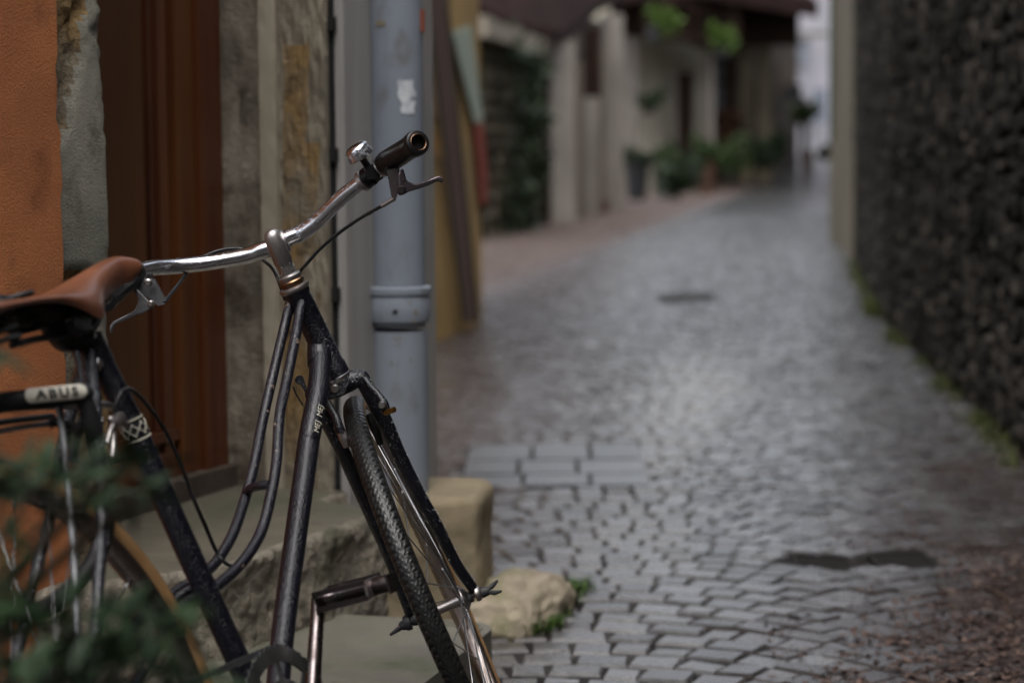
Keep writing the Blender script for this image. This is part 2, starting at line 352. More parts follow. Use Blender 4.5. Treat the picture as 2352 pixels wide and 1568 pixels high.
# ================================================================== STREET
def gz(x, y): return .06 * max(0, y - 54)
WALL = [(-.2, -12), (1.02, 1.0), (X(2346, 7.0, 0), 7.0), (X(2035, 12.4, 0), 12.4), (X(1962, 19.4, 0), 19.4)]
def wallx(y):
    for (x0, y0), (x1, y1) in zip(WALL, WALL[1:]):
        if y <= y1: return x0 + (x1 - x0) * (y - y0) / (y1 - y0)
    return WALL[-1][0] + (y - WALL[-1][1]) * .148
bm = B()
ys = [-12, 0, 10, 20, 30, 40, 54, 60, 70, 85, 110]
vs = [[bm.verts.new((x, y, gz(x, y) - .026)) for x in (-30, -8, 0, 8, 30, 60)] for y in ys]
for j in range(len(ys) - 1):
    for i in range(5): bm.faces.new((vs[j][i], vs[j][i + 1], vs[j + 1][i + 1], vs[j + 1][i]))
street = obj('street', bm, M_joint, recalc=False); tag(street, 'narrow wet cobbled street of small grey setts rising away between old walls', None, None, 'structure')

# setts in segmental arches
SLAB0 = [G(1052, 1118), G(1500, 1112), G(1470, 1016), G(1078, 1022)]
def in_poly(x, y, poly):
    c = False; n = len(poly)
    for i in range(n):
        x0, y0 = poly[i][0], poly[i][1]; x1, y1 = poly[(i + 1) % n][0], poly[(i + 1) % n][1]
        if (y0 > y) != (y1 > y) and x < (x1 - x0) * (y - y0) / (y1 - y0) + x0: c = not c
    return c
HOLES = [SLAB0]
def rect_on(pxl, pxr, pyt, pyb):
    return [G(pxl, pyb), G(pxr, pyb), G(pxr - (pxr - pxl) * .02, pyt), G(pxl + 4, pyt)]
DR1 = [G(1828, 1304), G(1972, 1318), G(1948, 1268), G(1818, 1262)]
DR2 = [G(2022, 1302), G(2168, 1300), G(2118, 1256), G(1990, 1262)]
MH = [G(1512, 695), G(1636, 693), G(1630, 672), G(1510, 674)]
HOLES += [DR1, DR2, MH]
def sett_mesh(bm, c, t, L, W, h, rnd, bh=.007):
    """c centre at street level, t unit tangent"""
    n = V(-t.y, t.x, 0)
    tz = rnd.uniform(-.03, .03), rnd.uniform(-.03, .03)
    dz = rnd.uniform(-.004, .003)
    q = []
    for (a, b) in ((-1, -1), (1, -1), (1, 1), (-1, 1)):
        q.append((a * L / 2 * rnd.uniform(.95, 1.01), b * W / 2 * rnd.uniform(.92, 1.03)))
    bot = [bm.verts.new(c + t * a + n * b + ZU * -.03) for a, b in q]
    mid = [bm.verts.new(c + t * a * .985 + n * b * .985 + ZU * (dz - bh + a * tz[0] + b * tz[1])) for a, b in q]
    top = [bm.verts.new(c + t * a * .89 + n * b * .89 + ZU * (dz + a * tz[0] + b * tz[1])) for a, b in q]
    for A, Bq in ((bot, mid), (mid, top)):
        for k in range(4): bm.faces.new((A[k], A[(k + 1) % 4], Bq[(k + 1) % 4], Bq[k]))
    bm.faces.new(top)
rnd = random.Random(3)
STRIP, RAD, ROW = 1.15, .78, .097
spots = []
def leftx(y):
    if y < 5: return -.25
    if y < 11: return -.5
    if y < 13: return -.42 + .15 * (y - 11)
    return -.2 - .05 * (y - 13)
for k in range(-3, 8):
    for j in range(20, 360):
        v0 = j * ROW + (k * .37 % 1) * ROW
        if v0 > 33: break
        half = math.asin(STRIP / 2 / RAD)
        arcl = 2 * half * RAD; cuts = [0]; first = rnd.uniform(.03, .11)
        cuts.append(first)
        while cuts[-1] < arcl - .05: cuts.append(cuts[-1] + rnd.uniform(.060, .108) * (1.18 if v0 < 5.1 else 1))
        cuts[-1] = arcl
        for c0_, c1_ in zip(cuts, cuts[1:]):
            if c1_ - c0_ < .03: continue
            a = -half + (c0_ + c1_) / 2 / RAD
            u = (k + .5) * STRIP - .45 + RAD * math.sin(a); v = v0 + RAD * (math.cos(a) - 1) + .03 * fbm((u, v0, 3), .8) + rnd.uniform(-.003, .003)
            x = u + .13 * (v - 4) - .1; y = v
            if y < 2.4 or x < leftx(y) - .1 or x > wallx(y) - .02: continue
            pxx, pyy = proj((x, y, 0))
            if pxx > 2420 or pxx < 880 or pyy > 1760: continue
            if any(in_poly(x, y, h) for h in HOLES): continue
            ta = -a + rnd.uniform(-.045, .045)
            t = V(math.cos(ta), math.sin(ta), 0)
            spots.append((x, y, t, (c1_ - c0_) - rnd.uniform(.005, .009), ROW * rnd.uniform(.78, .86) * (.97 if v0 < 5.1 else 1), pxx, pyy))
spots.sort(key=lambda s: (not (0 < s[5] < 2352 and 0 < s[6] < 1568), s[1]))
protos = []
for i in range(12):
    b0 = B(); sett_mesh(b0, V(0, 0, 0), V(1, 0, 0), .092, .082, .03, rnd)
    bmesh.ops.recalc_face_normals(b0, faces=b0.faces[:])
    me = bpy.data.meshes.new('sett'); b0.to_mesh(me); b0.free(); me.materials.append(M_sett); protos.append(me)
for s in spots[:290]:
    o = link('sett', rnd.choice(protos), street, (s[0], s[1], 0))
    o.rotation_euler = (rnd.uniform(-.02, .02), rnd.uniform(-.02, .02), math.atan2(s[2].y, s[2].x) + rnd.choice((0, math.pi)))
    o.scale = (s[3] / .092, s[4] / .082, 1)
bm = B()
for s in spots[290:]: sett_mesh(bm, V(s[0], s[1], gz(s[0], s[1])), s[2], s[3], s[4], .03, rnd, .007 if s[1] < 7 else max(.0015, .007 - (s[1] - 7) * .001))
so = obj('setts', bm, M_sett, street, recalc=True); so['kind'] = 'stuff'
# beyond the setts
bm = B(); f = [(-12, 32.5), (-12, 54), (-12, 75), (-12, 108)]
yy = [32.6, 54, 75, 108]
g1 = [[bm.verts.new((x, y, gz(x, y) - .004)) for x in (-12, 5, 50)] for y in yy]
for j in range(3):
    for i in range(2): bm.faces.new((g1[j][i], g1[j][i + 1], g1[j + 1][i + 1], g1[j + 1][i]))
obj('far_paving', bm, M_sett, street, recalc=False)
# slabs
sl = [SLAB0[i].copy() for i in range(4)]
def bil(u, v): return (sl[0].lerp(sl[1], u)).lerp(sl[3].lerp(sl[2], u), v)
rows = [(0, .24, [0, .33, .68, 1]), (.27, .58, [0, .30, .62, 1]), (.61, 1, [0, .37, .70, 1])]
for v0, v1, us in rows:
    for a, b in zip(us, us[1:]):
        b0 = B(); q = [bil(a + .012, v0), bil(b - .012, v0), bil(b - .012, v1), bil(a + .012, v1)]
        plate(b0, [p + V(0, 0, -.03) for p in q], (0, 0, .030 + rnd.uniform(-.002, .003))); bev(b0, .006, 1)
        obj('paving_slab', b0, M_slab, street)
# grates and manhole
def grate(name, q, label, bars):
    c = sum(q, Vector()) / 4; t = thing(name, (c.x, c.y, 0), label, 'drain grate', 'drain grates in the setts')
    b0 = B()
    def bl(u, v): return (q[0].lerp(q[1], u)).lerp(q[3].lerp(q[2], u), v)
    for (u0, u1, v0, v1) in ((0, 1, 0, .09), (0, 1, .91, 1), (0, .05, .09, .91), (.95, 1, .09, .91)):
        plate(b0, [bl(u0, v0) + ZU * -.03, bl(u1, v0) + ZU * -.03, bl(u1, v1) + ZU * -.03, bl(u0, v1) + ZU * -.03], (0, 0, .024))
    obj('frame', b0, M_iron, t)
    for i in range(bars):
        b0 = B(); v0 = .10 + i * .8 / bars; v1 = v0 + .8 / bars * .5
        plate(b0, [bl(.05, v0) + ZU * -.03, bl(.95, v0) + ZU * -.03, bl(.95, v1) + ZU * -.03, bl(.05, v1) + ZU * -.03], (0, 0, .021))
        obj('bar', b0, M_iron, t)
    b0 = B(); plate(b0, [p + ZU * -.0215 for p in q], (0, 0, .002)); obj('pit', b0, M_black, t)
grate('drain_grate', DR1, 'dark iron drain grate sunk in the setts, left of the pair in the foreground', 7)
grate('drain_grate', DR2, 'dark iron drain grate sunk in the setts, right of the pair nearer the rubble wall', 7)
c = sum(MH, Vector()) / 4
b0 = B(); plate(b0, [p + ZU * -.02 for p in MH], (0, 0, .018)); mh = obj('manhole_cover', b0, M_iron)
tag(mh, 'rectangular dark manhole cover set in the middle of the street further up', 'manhole cover')

# leaf litter bottom right, grass by the kerb rock
rnd = random.Random(11)
bm = B()
def scrap(bm, p, s, r=rnd):
    a = r.uniform(0, 6.28); t = V(math.cos(a), math.sin(a), r.uniform(-.3, .3)); n = V(-math.sin(a), math.cos(a), r.uniform(-.4, .4))
    v = [bm.verts.new(p + t * s * k + n * s * l + ZU * (.003 + .25 * s * (abs(k)))) for k, l in ((-.6, 0), (0, -.32), (.6, 0), (0, .32))]
    bm.faces.new(v)
for _ in range(5200):
    px = rnd.uniform(1750, 2420); py = rnd.uniform(1215, 1600)
    dens = ((px - 1750) / 600) * .75 + ((py - 1215) / 360) * .55 - .50
    if fbm((px * .006, py * .018, 0), 1) * .6 + dens < rnd.uniform(0, .85): continue
    p = G(px, py)
    if p.x > wallx(p.y) - .01: continue
    scrap(bm, p, rnd.uniform(.008, .024))
tag(obj('leaf_litter', bm, M_litter, recalc=False), 'wet brown leaf litter scattered over the setts by the dark wall', 'leaf litter', None, 'stuff')
def blades(bm, p, n, h, spread, r):
    for _ in range(n):
        q = p + V(r.gauss(0, spread), r.gauss(0, spread), 0); a = r.uniform(0, 6.28); t = V(math.cos(a), math.sin(a), 0); hh = h * r.uniform(.5, 1.2)
        w_ = .0018; s = V(-t.y, t.x, 0) * w_
        a0 = bm.verts.new(q - s); a1 = bm.verts.new(q + s); b1 = bm.verts.new(q + t * hh * .25 + ZU * hh * .6 + s * .8); b0_ = bm.verts.new(q + t * hh * .25 + ZU * hh * .6 - s * .8)
        c_ = bm.verts.new(q + t * hh * .7 + ZU * hh)
        bm.faces.new((a0, a1, b1, b0_)); bm.faces.new((b0_, b1, c_))
bm = B()
for (px, py, n) in ((1215, 1452, 150), (1240, 1430, 240), (1262, 1410, 240), (1285, 1385, 200), (1312, 1362, 170), (1335, 1352, 90), (1260, 1440, 120)):
    blades(bm, G(px, py), n, .028, .018, rnd)
tag(obj('grass_tuft', bm, M_grass, recalc=False), 'small green grass tufts growing at the foot of the pale kerb rock', 'grass', None, 'stuff')
bm = B()
for _ in range(900):
    y = rnd.uniform(6.5, 19); p = V(wallx(y) - abs(rnd.gauss(0, .035)) - .03, y, 0)
    if fbm((y, 0, 0), 1.3) > -.05 or abs(y - 13.3) < .8 : blades(bm, p, 3, .05 if abs(y - 12.6) > 1 else .09, .02, rnd)
tag(obj('wall_moss', bm, M_moss, recalc=False), 'green weeds and moss along the foot of the dark rubble wall', 'moss', None, 'stuff')

# ================================================================== DOOR HOUSE
YJ = 4.37
XC = X(757, YJ); SL = .40
def fx(y): return XC + SL * (y - YJ)         # x of the facade plane
fdir = V(SL, 1, 0).normalized(); fn = V(fdir.y, -fdir.x, 0)   # outward normal (towards the street)
house = thing('plastered_house', (fx(4), 4, 0), 'old house front with orange plaster, stone door surround and red wooden door', 'house')
HZ = 3.1
y130 = 3.474; y250 = 3.617
# solve for y where facade hits pixel px
def yface(px, off=0):
    y = 3.5
    for _ in range(40):
        x = fx(y) + off
        y -= (proj((x, y, .8))[0] - px) / (proj((fx(y + .01) + off, y + .01, .8))[0] - proj((x, y, .8))[0]) * .01
    return y
ya = yface(131); yb = yface(250)
# orange plaster, proud of the surround, uneven edge
def edge_wob(z): return .012 * fbm((z, 3, 0), 6) + .006 * fbm((z, 9, 0), 30)
bm = B()
def forange(u, v):
    z = v * HZ - .02; s = u * 1.0
    y = 2.55 + (ya + edge_wob(z) * 1.4 - 2.55) * u
    p = V(fx(y), y, z) + fn * (.012 + .004 * fbm((y * 1.0, z, 0), 5))
    return p
us = 60
vs = sheet(bm, forange, us, 120)
for j in range(120):   # edge return
    a, b = vs[j][us], vs[j + 1][us]
    c_ = bm.verts.new(a.co - fn * .03); d_ = bm.verts.new(b.co - fn * .03); bm.faces.new((a, b, d_, c_))
obj('orange_plaster_wall', bm, M_orange, house, smooth=60, recalc=False)
# near door surround
bm = B()
def fnear(u, v):
    z = v * HZ; y = ya - .05 + (yb - ya + .05) * u
    rough = max(0, min(1, (fbm((y * 2, z, 4), 2.2) + .15) * 3)); 
    if u >= .999: y += .006 * fbm((z, 1, 0), 12)
    return V(fx(y), y, z) + fn * (.010 * rough * fbm((y, z, 0), 30) - .004 * rough)
vs = sheet(bm, fnear, 18, 300)
back = -fn * .30
for j in range(300):
    a, b = vs[j][18], vs[j + 1][18]
    c_ = bm.verts.new(a.co + back); d_ = bm.verts.new(b.co + back); bm.faces.new((a, b, d_, c_))
for f in bm.faces:
    c_ = f.calc_center_median(); px_, py_ = proj(c_)
    u_ = (px_ - 131) / 119
    m_ = fbm((c_.y * 3, c_.z * 1.2, 2), 6, 5) * .22
    if (py_ < 320 and u_ + m_ < .40 - (py_ - 150) / 900) or (py_ > 570 + 60 * math.sin(c_.z * 9) and u_ + m_ < .62) or (py_ > 900 and m_ > -.12): f.material_index = 1
    if f.material_index:
        for v in f.verts: v.co -= fn * (.002 + .004 * abs(fbm(v.co, 45, 3)))
obj('near_door_surround', bm, [M_jambgrey, M_jambyellow], house, smooth=50, recalc=False)
# far jamb (return facing the camera), inner reveal, arris, outer quoin
jin = V(XC, YJ, 0); jd = -fn
tin = None
for k in range(400):
    p = jin + jd * k * .001
    if proj((p.x, p.y, .6))[0] < 487: tin = k * .001; break
def tpx(px):
    for k in range(4000):
        p = jin + jd * k * .0001
        if proj((p.x, p.y, .6))[0] < px: return k * .0001
    return tin
t612, t650 = tpx(612), tpx(650)
ST = .30   # upper step level
def jambstrip(name, t0, t1, m, amp, off, sc=25, nu=14, z0=ST - .01):
    bm = B()
    def f(u, v):
        t = t0 + (t1 - t0) * u; z = z0 + v * (HZ - z0)
        return jin + jd * t + ZU * z + fdir * -1 * (off + amp * (fbm((t * 3, z * .8, 7), sc) ))
    vs = sheet(bm, f, nu, 260)
    n = len(vs) - 1
    for j in range(n):
        for i, s in ((0, 1), (nu, 1)):
            a, b = vs[j][i], vs[j + 1][i]; c_ = bm.verts.new(a.co + fdir * .05); d_ = bm.verts.new(b.co + fdir * .05); bm.faces.new((a, b, d_, c_))
    return obj(name, bm, m, house, smooth=50, recalc=False)
jambstrip('stone_reveal', t612 + .001, tin + .004, M_jambstone, .008, 0, 14)
jambstrip('stone_arris', t650, t612, M_arris, .002, .012, 30, 4)
M_quoinpale = mat('pale_beige_quoin_plaster', (.235, .205, .155), (.17, .15, .115), 9, .85, bump=.8, bscale=120, bdist=.005, c3=(.12, .10, .075), s3=14, lo3=.55, hi3=.75)
qo = jambstrip('stone_quoin', 0, t650 - .001, M_quoinpale, .006, .004, 34, 44)
qo.data.materials.append(M_jambyellow)
for f in qo.data.polygons:
    c_ = f.center + qo.location + house.location; px_, py_ = proj(c_); n_ = fbm((px_ * .02, c_.z * 5, 3), 1.3, 5)
    lim = (757 - 22 - (30 if py_ < 330 else 8)) + n_ * 16
    if 650 + n_ * 9 < px_ < lim + 6 and py_ > 105 + n_ * 40 and not (585 < py_ + n_ * 40 < 680 and px_ > 700): f.material_index = 1
jr = None
# rough yellow patches at the door edge of the reveal
bm = B()
for (z0, z1, wd) in ((1.34, 1.55, .022), (.62, 1.10, .026), (.36, .6, .02), (1.62, 1.72, .02)):
    def f(u, v):
        z = z0 + v * (z1 - z0); e = math.sin(math.pi * v) ** .4
        t = tin + .002 - u * wd * e * (1 + .7 * fbm((z, 5, 0), 20))
        return jin + jd * t + ZU * z - fdir * (.004 + .012 * math.sin(math.pi * min(1, u + .1)) * (.6 + fbm((t * 4, z, 2), 25)))
    sheet(bm, f, 6, 40)
obj('crumbled_stone_edge', bm, M_jambyellow, house, smooth=60, recalc=False)
# core behind the jamb (solid wall between recess and corner)
yend = yface(980)
bm = B()
pt = [V(XC, YJ, 0) + fdir * .012, V(fx(yend), yend, 0), V(fx(yend), yend, 0) - fn * 3.0, V(XC, YJ, 0) + fdir * .012 - fn * 3]
plate(bm, [p - fn * .004 for p in pt], (0, 0, HZ)); obj('wall_core', bm, M_greywall, house)
# grey panel (board) beside the downpipe
bm = B()
p0 = V(XC, YJ, 0) + fdir * .035 + fn * .004; p1 = V(fx(yend), yend, 0) - fdir * .01 + fn * .004
plate(bm, [p0, p1, p1 + fn * .02, p0 + fn * .02], (0, 0, HZ)); bev(bm, .003, 1); pb = obj('grey_panel', bm, M_panel, house)
for py in (70, 372, 693, 1010):
    bm = B(); z = Zat(py, XC, YJ); q = V(XC, YJ, z) + fdir * .02 + fn * .006
    cbox(bm, q, .012, .02, .028, -.35); obj('hinge_tab', bm, M_black, house)
bm = B(); plate(bm, [V(XC, YJ, ST) + fdir * .014, p0 + ZU * ST, p0 - fn * .05 + ZU * ST, V(XC, YJ, ST) + fdir * .014 - fn * .05], (0, 0, HZ - ST)); obj('dark_joint', bm, M_black, house)
# upper storey / lintel closing the top above the door
bm = B(); a = V(fx(yb), yb, 2.55); b = V(XC, YJ, 2.55)
plate(bm, [a - fn * .001, b - fn * .001, b - fn * .35, a - fn * .35], (0, 0, HZ - 2.55)); obj('lintel', bm, M_jambstone, house)
bm = B(); a = V(fx(2.5), 2.5, HZ); b = V(fx(yend), yend, HZ)
plate(bm, [a + fn * .08, b + fn * .08, b - fn * 3, a - fn * 3], (0, 0, .12)); obj('eaves', bm, M_darkwood, house)
bm = B(); a = V(fx(2.55), 2.55, 0)
plate(bm, [a - fn * .02, a - fn * 3, V(fx(yb), yb, 0) - fn * 3, V(fx(yb), yb, 0) - fn * .31], (0, 0, HZ)); obj('wall_core', bm, M_greywall, house)

rh = B(); plate(rh, [V(-7, -7, 0), V(6, -8.5, 0), V(6, -12, 0), V(-7, -12, 0)], (0, 0, 6.5)); tag(obj('rear_blocker_house', rh, M_greywall), 'plain grey house added unseen behind the viewer to block low sky light', 'house')  # added unseen mass that blocks low sky light from behind the camera
# door leaf and frame mouldings in the recess, behind the jamb
dpl = jin + jd * (tin + .0)                     # inner corner of the reveal
def ydoor(px):
    best = None
    for k in range(1400):
        p = dpl - fdir * k * .001
        if proj((p.x, p.y, .7))[0] < px: return k * .001
    return 1.4
THR = ST + .045
doorb = THR + .002
door = 'wooden_door'
def strip(name, pxl, pxr, m, off, z0=None, parent=house, th=.05, top=2.5, bw=.004):
    z0 = doorb if z0 is None else z0
    s0, s1 = ydoor(pxr), (ydoor(pxl) if pxl > 200 else 1.35)
    bm = B(); a = dpl - fdir * s0 + fn * off; b = dpl - fdir * s1 + fn * off
    plate(bm, [a + ZU * z0, b + ZU * z0, b - fn * th + ZU * z0, a - fn * th + ZU * z0], (0, 0, top - z0)); bev(bm, bw, 2)
    return obj(name, bm, m, parent, smooth=40)
leaf = strip('door_leaf', 200, 336, M_wooddark, .004)
strip('door_moulding', 340, 352, M_wood, .012, bw=.005)
strip('door_moulding', 353.5, 373, M_wood, .020, bw=.006)
strip('door_moulding', 375, 381, M_wooddark, .004)
strip('door_frame', 388, 430, M_wood2, .024, bw=.008)
strip('door_frame', 433, 484, M_wood, .034, z0=ST + .005, bw=.010)
bm = B(); s0, s1 = ydoor(384), 1.35
a = dpl - fdir * s0 + fn * .012; b = dpl - fdir * s1 + fn * .012
zz = Zat(1000, -.7, 4.2)
box(bm, b + ZU * (zz - .02), a - b, fn * .012, ZU * .022); bev(bm, .004, 2)
obj('drip_rail', bm, M_wood, house)
bm = B(); box(bm, b + ZU * (doorb + .0), a - b, fn * .010, ZU * .05); bev(bm, .004, 2); obj('kick_board', bm, M_wood, house)
# recess back filling + threshold
bm = B(); a = dpl - fdir * -.02 - fn * .05; b = dpl - fdir * 1.4 - fn * .05
plate(bm, [a, b, b - fn * .05, a - fn * .05], (0, 0, 2.6)); obj('door_back', bm, M_black, house)
bm = B()
def fth(u, v):
    s = u * 1.35
    return dpl - fdir * s
box(bm, dpl - fdir * 1.35 + ZU * (ST - .05) - fn * .02, fdir * 1.35, fn * .075, ZU * (THR - ST + .05)); bev(bm, .006, 2)
obj('threshold', bm, mat('dark_worn_threshold', (.04, .03, .024), (.075, .06, .048), 12, .6, bump=.6, bscale=90), house)

# ---------------- upper stone step
def rough_block(name, poly, z0, z1, m, mtop, amp, sc, parent=None, step=.012, roundtop=.012, topamp=.004, crag=1.0, soft=0):
    """closed polygon (list of Vector xy) with a displaced side and soft top edge"""
    pts = []
    n = len(poly)
    for i in range(n):
        a, b = poly[i], poly[(i + 1) % n]; k = max(1, int((b - a).length / step))
        for j in range(k): pts.append(a.lerp(b, j / k))
    N = len(pts)
    for _ in range(soft): pts = [(pts[i - 1] + pts[i] * 2 + pts[(i + 1) % N]) / 4 for i in range(N)]
    cen = sum(pts, Vector()) / N
    nr = []
    for i in range(N):
        t = (pts[(i + 1) % N] - pts[i - 1]).normalized(); nn = V(t.y, -t.x, 0)
        if nn.dot(pts[i] - cen) < 0: nn = -nn
        nr.append(nn)
    bm = B(); rings = []
    zs = [z0 + (z1 - z0 - roundtop) * j / max(1, int((z1 - z0) / step)) for j in range(max(1, int((z1 - z0) / step)) + 1)]
    prof = [(z, 0) for z in zs] + [(z1 - roundtop + roundtop * math.sin(a), -roundtop * (1 - math.cos(a))) for a in (.5, 1.0, 1.57)]
    for z, ins in prof:
        ring = []
        for p, nn in zip(pts, nr):
            q = V(p.x, p.y, z)
            d = amp * (fbm(q, sc, 5) + crag * .35 * fbm(q, sc * 6, 3) + crag * (abs(fbm(q + V(5, 5, 5), sc * 2.2, 3)) - .3) * .8)
            zz = z + topamp * fbm(V(p.x, p.y, 0), sc * .6, 3) * max(0, min(1, (z - z0) / (z1 - z0)))
            ring.append(bm.verts.new(q + nn * (ins + d) + ZU * (zz - z)))
        rings.append(ring)
    for a, b in zip(rings, rings[1:]):
        for i in range(N): bm.faces.new((a[i], a[(i + 1) % N], b[(i + 1) % N], b[i]))
    prev = rings[-1]
    for kk in (.985, .93, .6, .25):
        ring = [bm.verts.new(cen.lerp(V(v.co.x, v.co.y, 0), kk) + ZU * (z1 + topamp * fbm(cen.lerp(V(v.co.x, v.co.y, 0), kk), sc * .6, 3))) for v in rings[-1]]
        for i in range(N):
            f = bm.faces.new((prev[i], prev[(i + 1) % N], ring[(i + 1) % N], ring[i])); f.material_index = 1
        prev = ring
    f = bm.faces.new(prev); f.material_index = 1
    bmesh.ops.triangulate(bm, faces=[f for f in bm.faces if len(f.verts) > 4])
    return obj(name, bm, [m, mtop], parent, smooth=45)
def g2(px, py, z):
    p = G(px, py, z); return V(p.x, p.y, 0)
fr = [g2(140, 1352, ST), g2(350, 1326, ST), g2(517, 1294, ST), g2(690, 1240, ST), g2(826, 1194, ST), g2(884, 1176, ST)]
bkp = [V(fx(4.27), 4.27, 0) + fn * .03, V(XC, YJ, 0) + fdir * .02 + fn * .03, dpl + fdir * .02 - fn * .06, V(dpl.x, dpl.y, 0) - fdir * 1.2 - fn * .06, V(fx(3.0), 3.0, 0) - fn * .3]
us_ = rough_block('stone_doorstep', fr + bkp[0:1] + bkp[1:], 0, ST, M_step, M_steptop, .018, 7, roundtop=.016, topamp=.004, step=.006, crag=.5)
tag(us_, 'rough hewn stone doorstep with a craggy front under the red door', 'doorstep')
# ---------------- lower concrete step with rounded corner
s2 = .14
cA = g2(1150, 1428, s2); eA = g2(967, 1574, s2); dr = (eA - cA).normalized()
ns = V(-dr.y, dr.x, 0); ns = ns if ns.x < 0 else -ns
arc = []
rr_ = .07; cc = cA + dr * rr_ + ns * rr_
for k in range(9):
    a = k / 8 * math.pi / 2
    arc.append(cc - ns * rr_ * math.cos(a) - dr * rr_ * math.sin(a))
low = [cA + dr * .95] + arc + [cA + ns * .55 , cA + ns * .55 + dr * .95]
bm = B(); plate(bm, [p for p in low], (0, 0, s2)); bev(bm, .010, 3, 50)
ls = obj('concrete_step', bm, M_conc, None, smooth=40); tag(ls, 'low smooth concrete step with a rounded corner below the rough doorstep', 'step')
bm = B()
edge = [arc[0] + dr * .03] + arc + [cA + ns * .13]
for off in (.018, .036, .052):
    path = []
    for i, p in enumerate(edge):
        if i == 0: q = p + ns * off
        elif i == len(edge) - 1: q = p + dr * off
        else: q = cc + (p - cc) * (1 - off / rr_)
        path.append(V(q.x, q.y, s2 + .0005))
    tube(bm, path, .0028, 6)
obj('tread_ridges', bm, M_conc, ls, smooth=True)
# ---------------- tan block, kerb rock
yb1 = 4.40
xr = X(1103, yb1, .2)
pl = [V(xr, yb1, 0), V(xr + .03, yb1 + .30, 0), V(xr - .25, yb1 + .36, 0), V(xr - .27, yb1 + .05, 0)]
zt = Zat(1146, xr, yb1)
tb = rough_block('stone_block', pl, 0, zt, M_block, M_block, .009, 6, roundtop=.022, topamp=.007, crag=.5, soft=10); tag(tb, 'squared tan stone block standing under the foot of the blue grey downpipe', 'stone block')
bm = B(); bmesh.ops.create_icosphere(bm, subdivisions=5, radius=1)
rc_ = G(1185, 1425); rc_ = V(rc_.x - .005, rc_.y + .04, 0); ra = -.35
for v in bm.verts:
    p = v.co.copy(); p = V(math.copysign(abs(p.x) ** .75, p.x), math.copysign(abs(p.y) ** .8, p.y), math.copysign(abs(p.z) ** .9, p.z))
    p *= 1 + .16 * fbm(p + V(4, 1, 2), 1.1, 4) + .05 * fbm(p, 5, 4)
    q = V(p.x * .108, p.y * .20, p.z * .092)
    v.co = rc_ + V(q.x * math.cos(ra) - q.y * math.sin(ra), q.x * math.sin(ra) + q.y * math.cos(ra), q.z)
rb_ = obj('kerb_rock', bm, M_rock, smooth=True); tag(rb_, 'pale rounded kerb rock with mossy edge beside the concrete step', 'rock')

# ---------------- downpipe
yp = 4.53; xp = X(914, yp, .9); RP = .0545
dp = thing('downpipe', (xp, yp, zt), 'blue grey painted metal downpipe with a jointed collar on the house corner', 'downpipe')
lean = V((X(911, yp, 1.2) - X(922, yp, .35)) / .85, 0, 1)
def pp(z): 
    k = (z - .75) * lean.x * .6
    return V(xp + k, yp, z)
zc1 = Zat(662, xp, yp - .06); zc0 = Zat(742, xp, yp - .06)
bm = B(); lathe(bm, pp(zc0 - .01), pp(4.7) - pp(zc0), [(RP, 0), (RP, 4.7 - zc0)], 48); obj('pipe', bm, M_pipe, dp, smooth=40)
bm = B(); lathe(bm, pp(zt - .05), pp(zc0) - pp(zt), [(RP + .0035, 0), (RP + .0035, zc0 - zt + .03)], 48); obj('lower_pipe', bm, M_pipe, dp, smooth=40)
h = zc1 - zc0
bm = B(); lathe(bm, pp(zc0), ZU, [(RP + .001, -.004), (RP + .008, 0), (RP + .0095, .004), (RP + .0095, h - .022), (RP + .008, h - .019), (RP + .008, h - .016), (RP + .0125, h - .014), (RP + .0125, h - .002), (RP + .010, h), (RP, h + .001)], 48)
obj('collar', bm, M_pipe, dp, smooth=35)
def onpipe(px, py, rad):
    """point on the pipe surface seen at a pixel"""
    d = RT * ((px - CX) / FPX) - UP * ((py - CY) / FPX) + _fw
    t = (yp - rad) / d.y
    for _ in range(12):
        q = C0 + d * t; c_ = pp(q.z); dx = q.x - c_.x
        if abs(dx) > rad * .98: dx = math.copysign(rad * .98, dx)
        t = (c_.y - math.sqrt(rad * rad - dx * dx)) / d.y
    return C0 + d * t
def patch(name, pts, rad, m, parent=dp, nu=10, nv=10):
    (x0, y0), (x1, y1) = pts; bm = B()
    sd_ = rnd.uniform(0, 99)
    cx_, cy_ = (x0 + x1) / 2, (y0 + y1) / 2
    ring = []
    for k in range(28):
        a = k / 28 * 2 * math.pi; r_ = 1 + .35 * noise.noise(V(math.cos(a) * 1.4 + sd_, math.sin(a) * 1.4, 0)) + .15 * noise.noise(V(math.cos(a) * 5 + sd_, math.sin(a) * 5, 0))
        ring.append((cx_ + math.copysign(abs(math.cos(a)) ** .7, math.cos(a)) * (x1 - x0) / 2 * r_, cy_ + math.copysign(abs(math.sin(a)) ** .7, math.sin(a)) * (y1 - y0) / 2 * r_))
    vs_ = [bm.verts.new(onpipe(px, py, rad)) for px, py in ring]; mid = [bm.verts.new(onpipe(cx_ + (px - cx_) * .5, cy_ + (py - cy_) * .5, rad)) for px, py in ring]; ce = bm.verts.new(onpipe(cx_, cy_, rad))
    for k in range(28):
        bm.faces.new((vs_[k], vs_[(k + 1) % 28], mid[(k + 1) % 28], mid[k])); bm.faces.new((mid[k], mid[(k + 1) % 28], ce))
    return obj(name, bm, m, parent, smooth=True, recalc=False)
patch('paper_remnant', ((912, 182), (952, 232)), RP + .0012, M_white)
patch('paper_remnant', ((920, 230), (954, 262)), RP + .0012, M_white)
patch('paint_mark', ((862, 48), (886, 62)), RP + .0012, M_pipespot)
patch('rust_spot', ((902, 711), (914, 722)), RP + .0105, M_black)
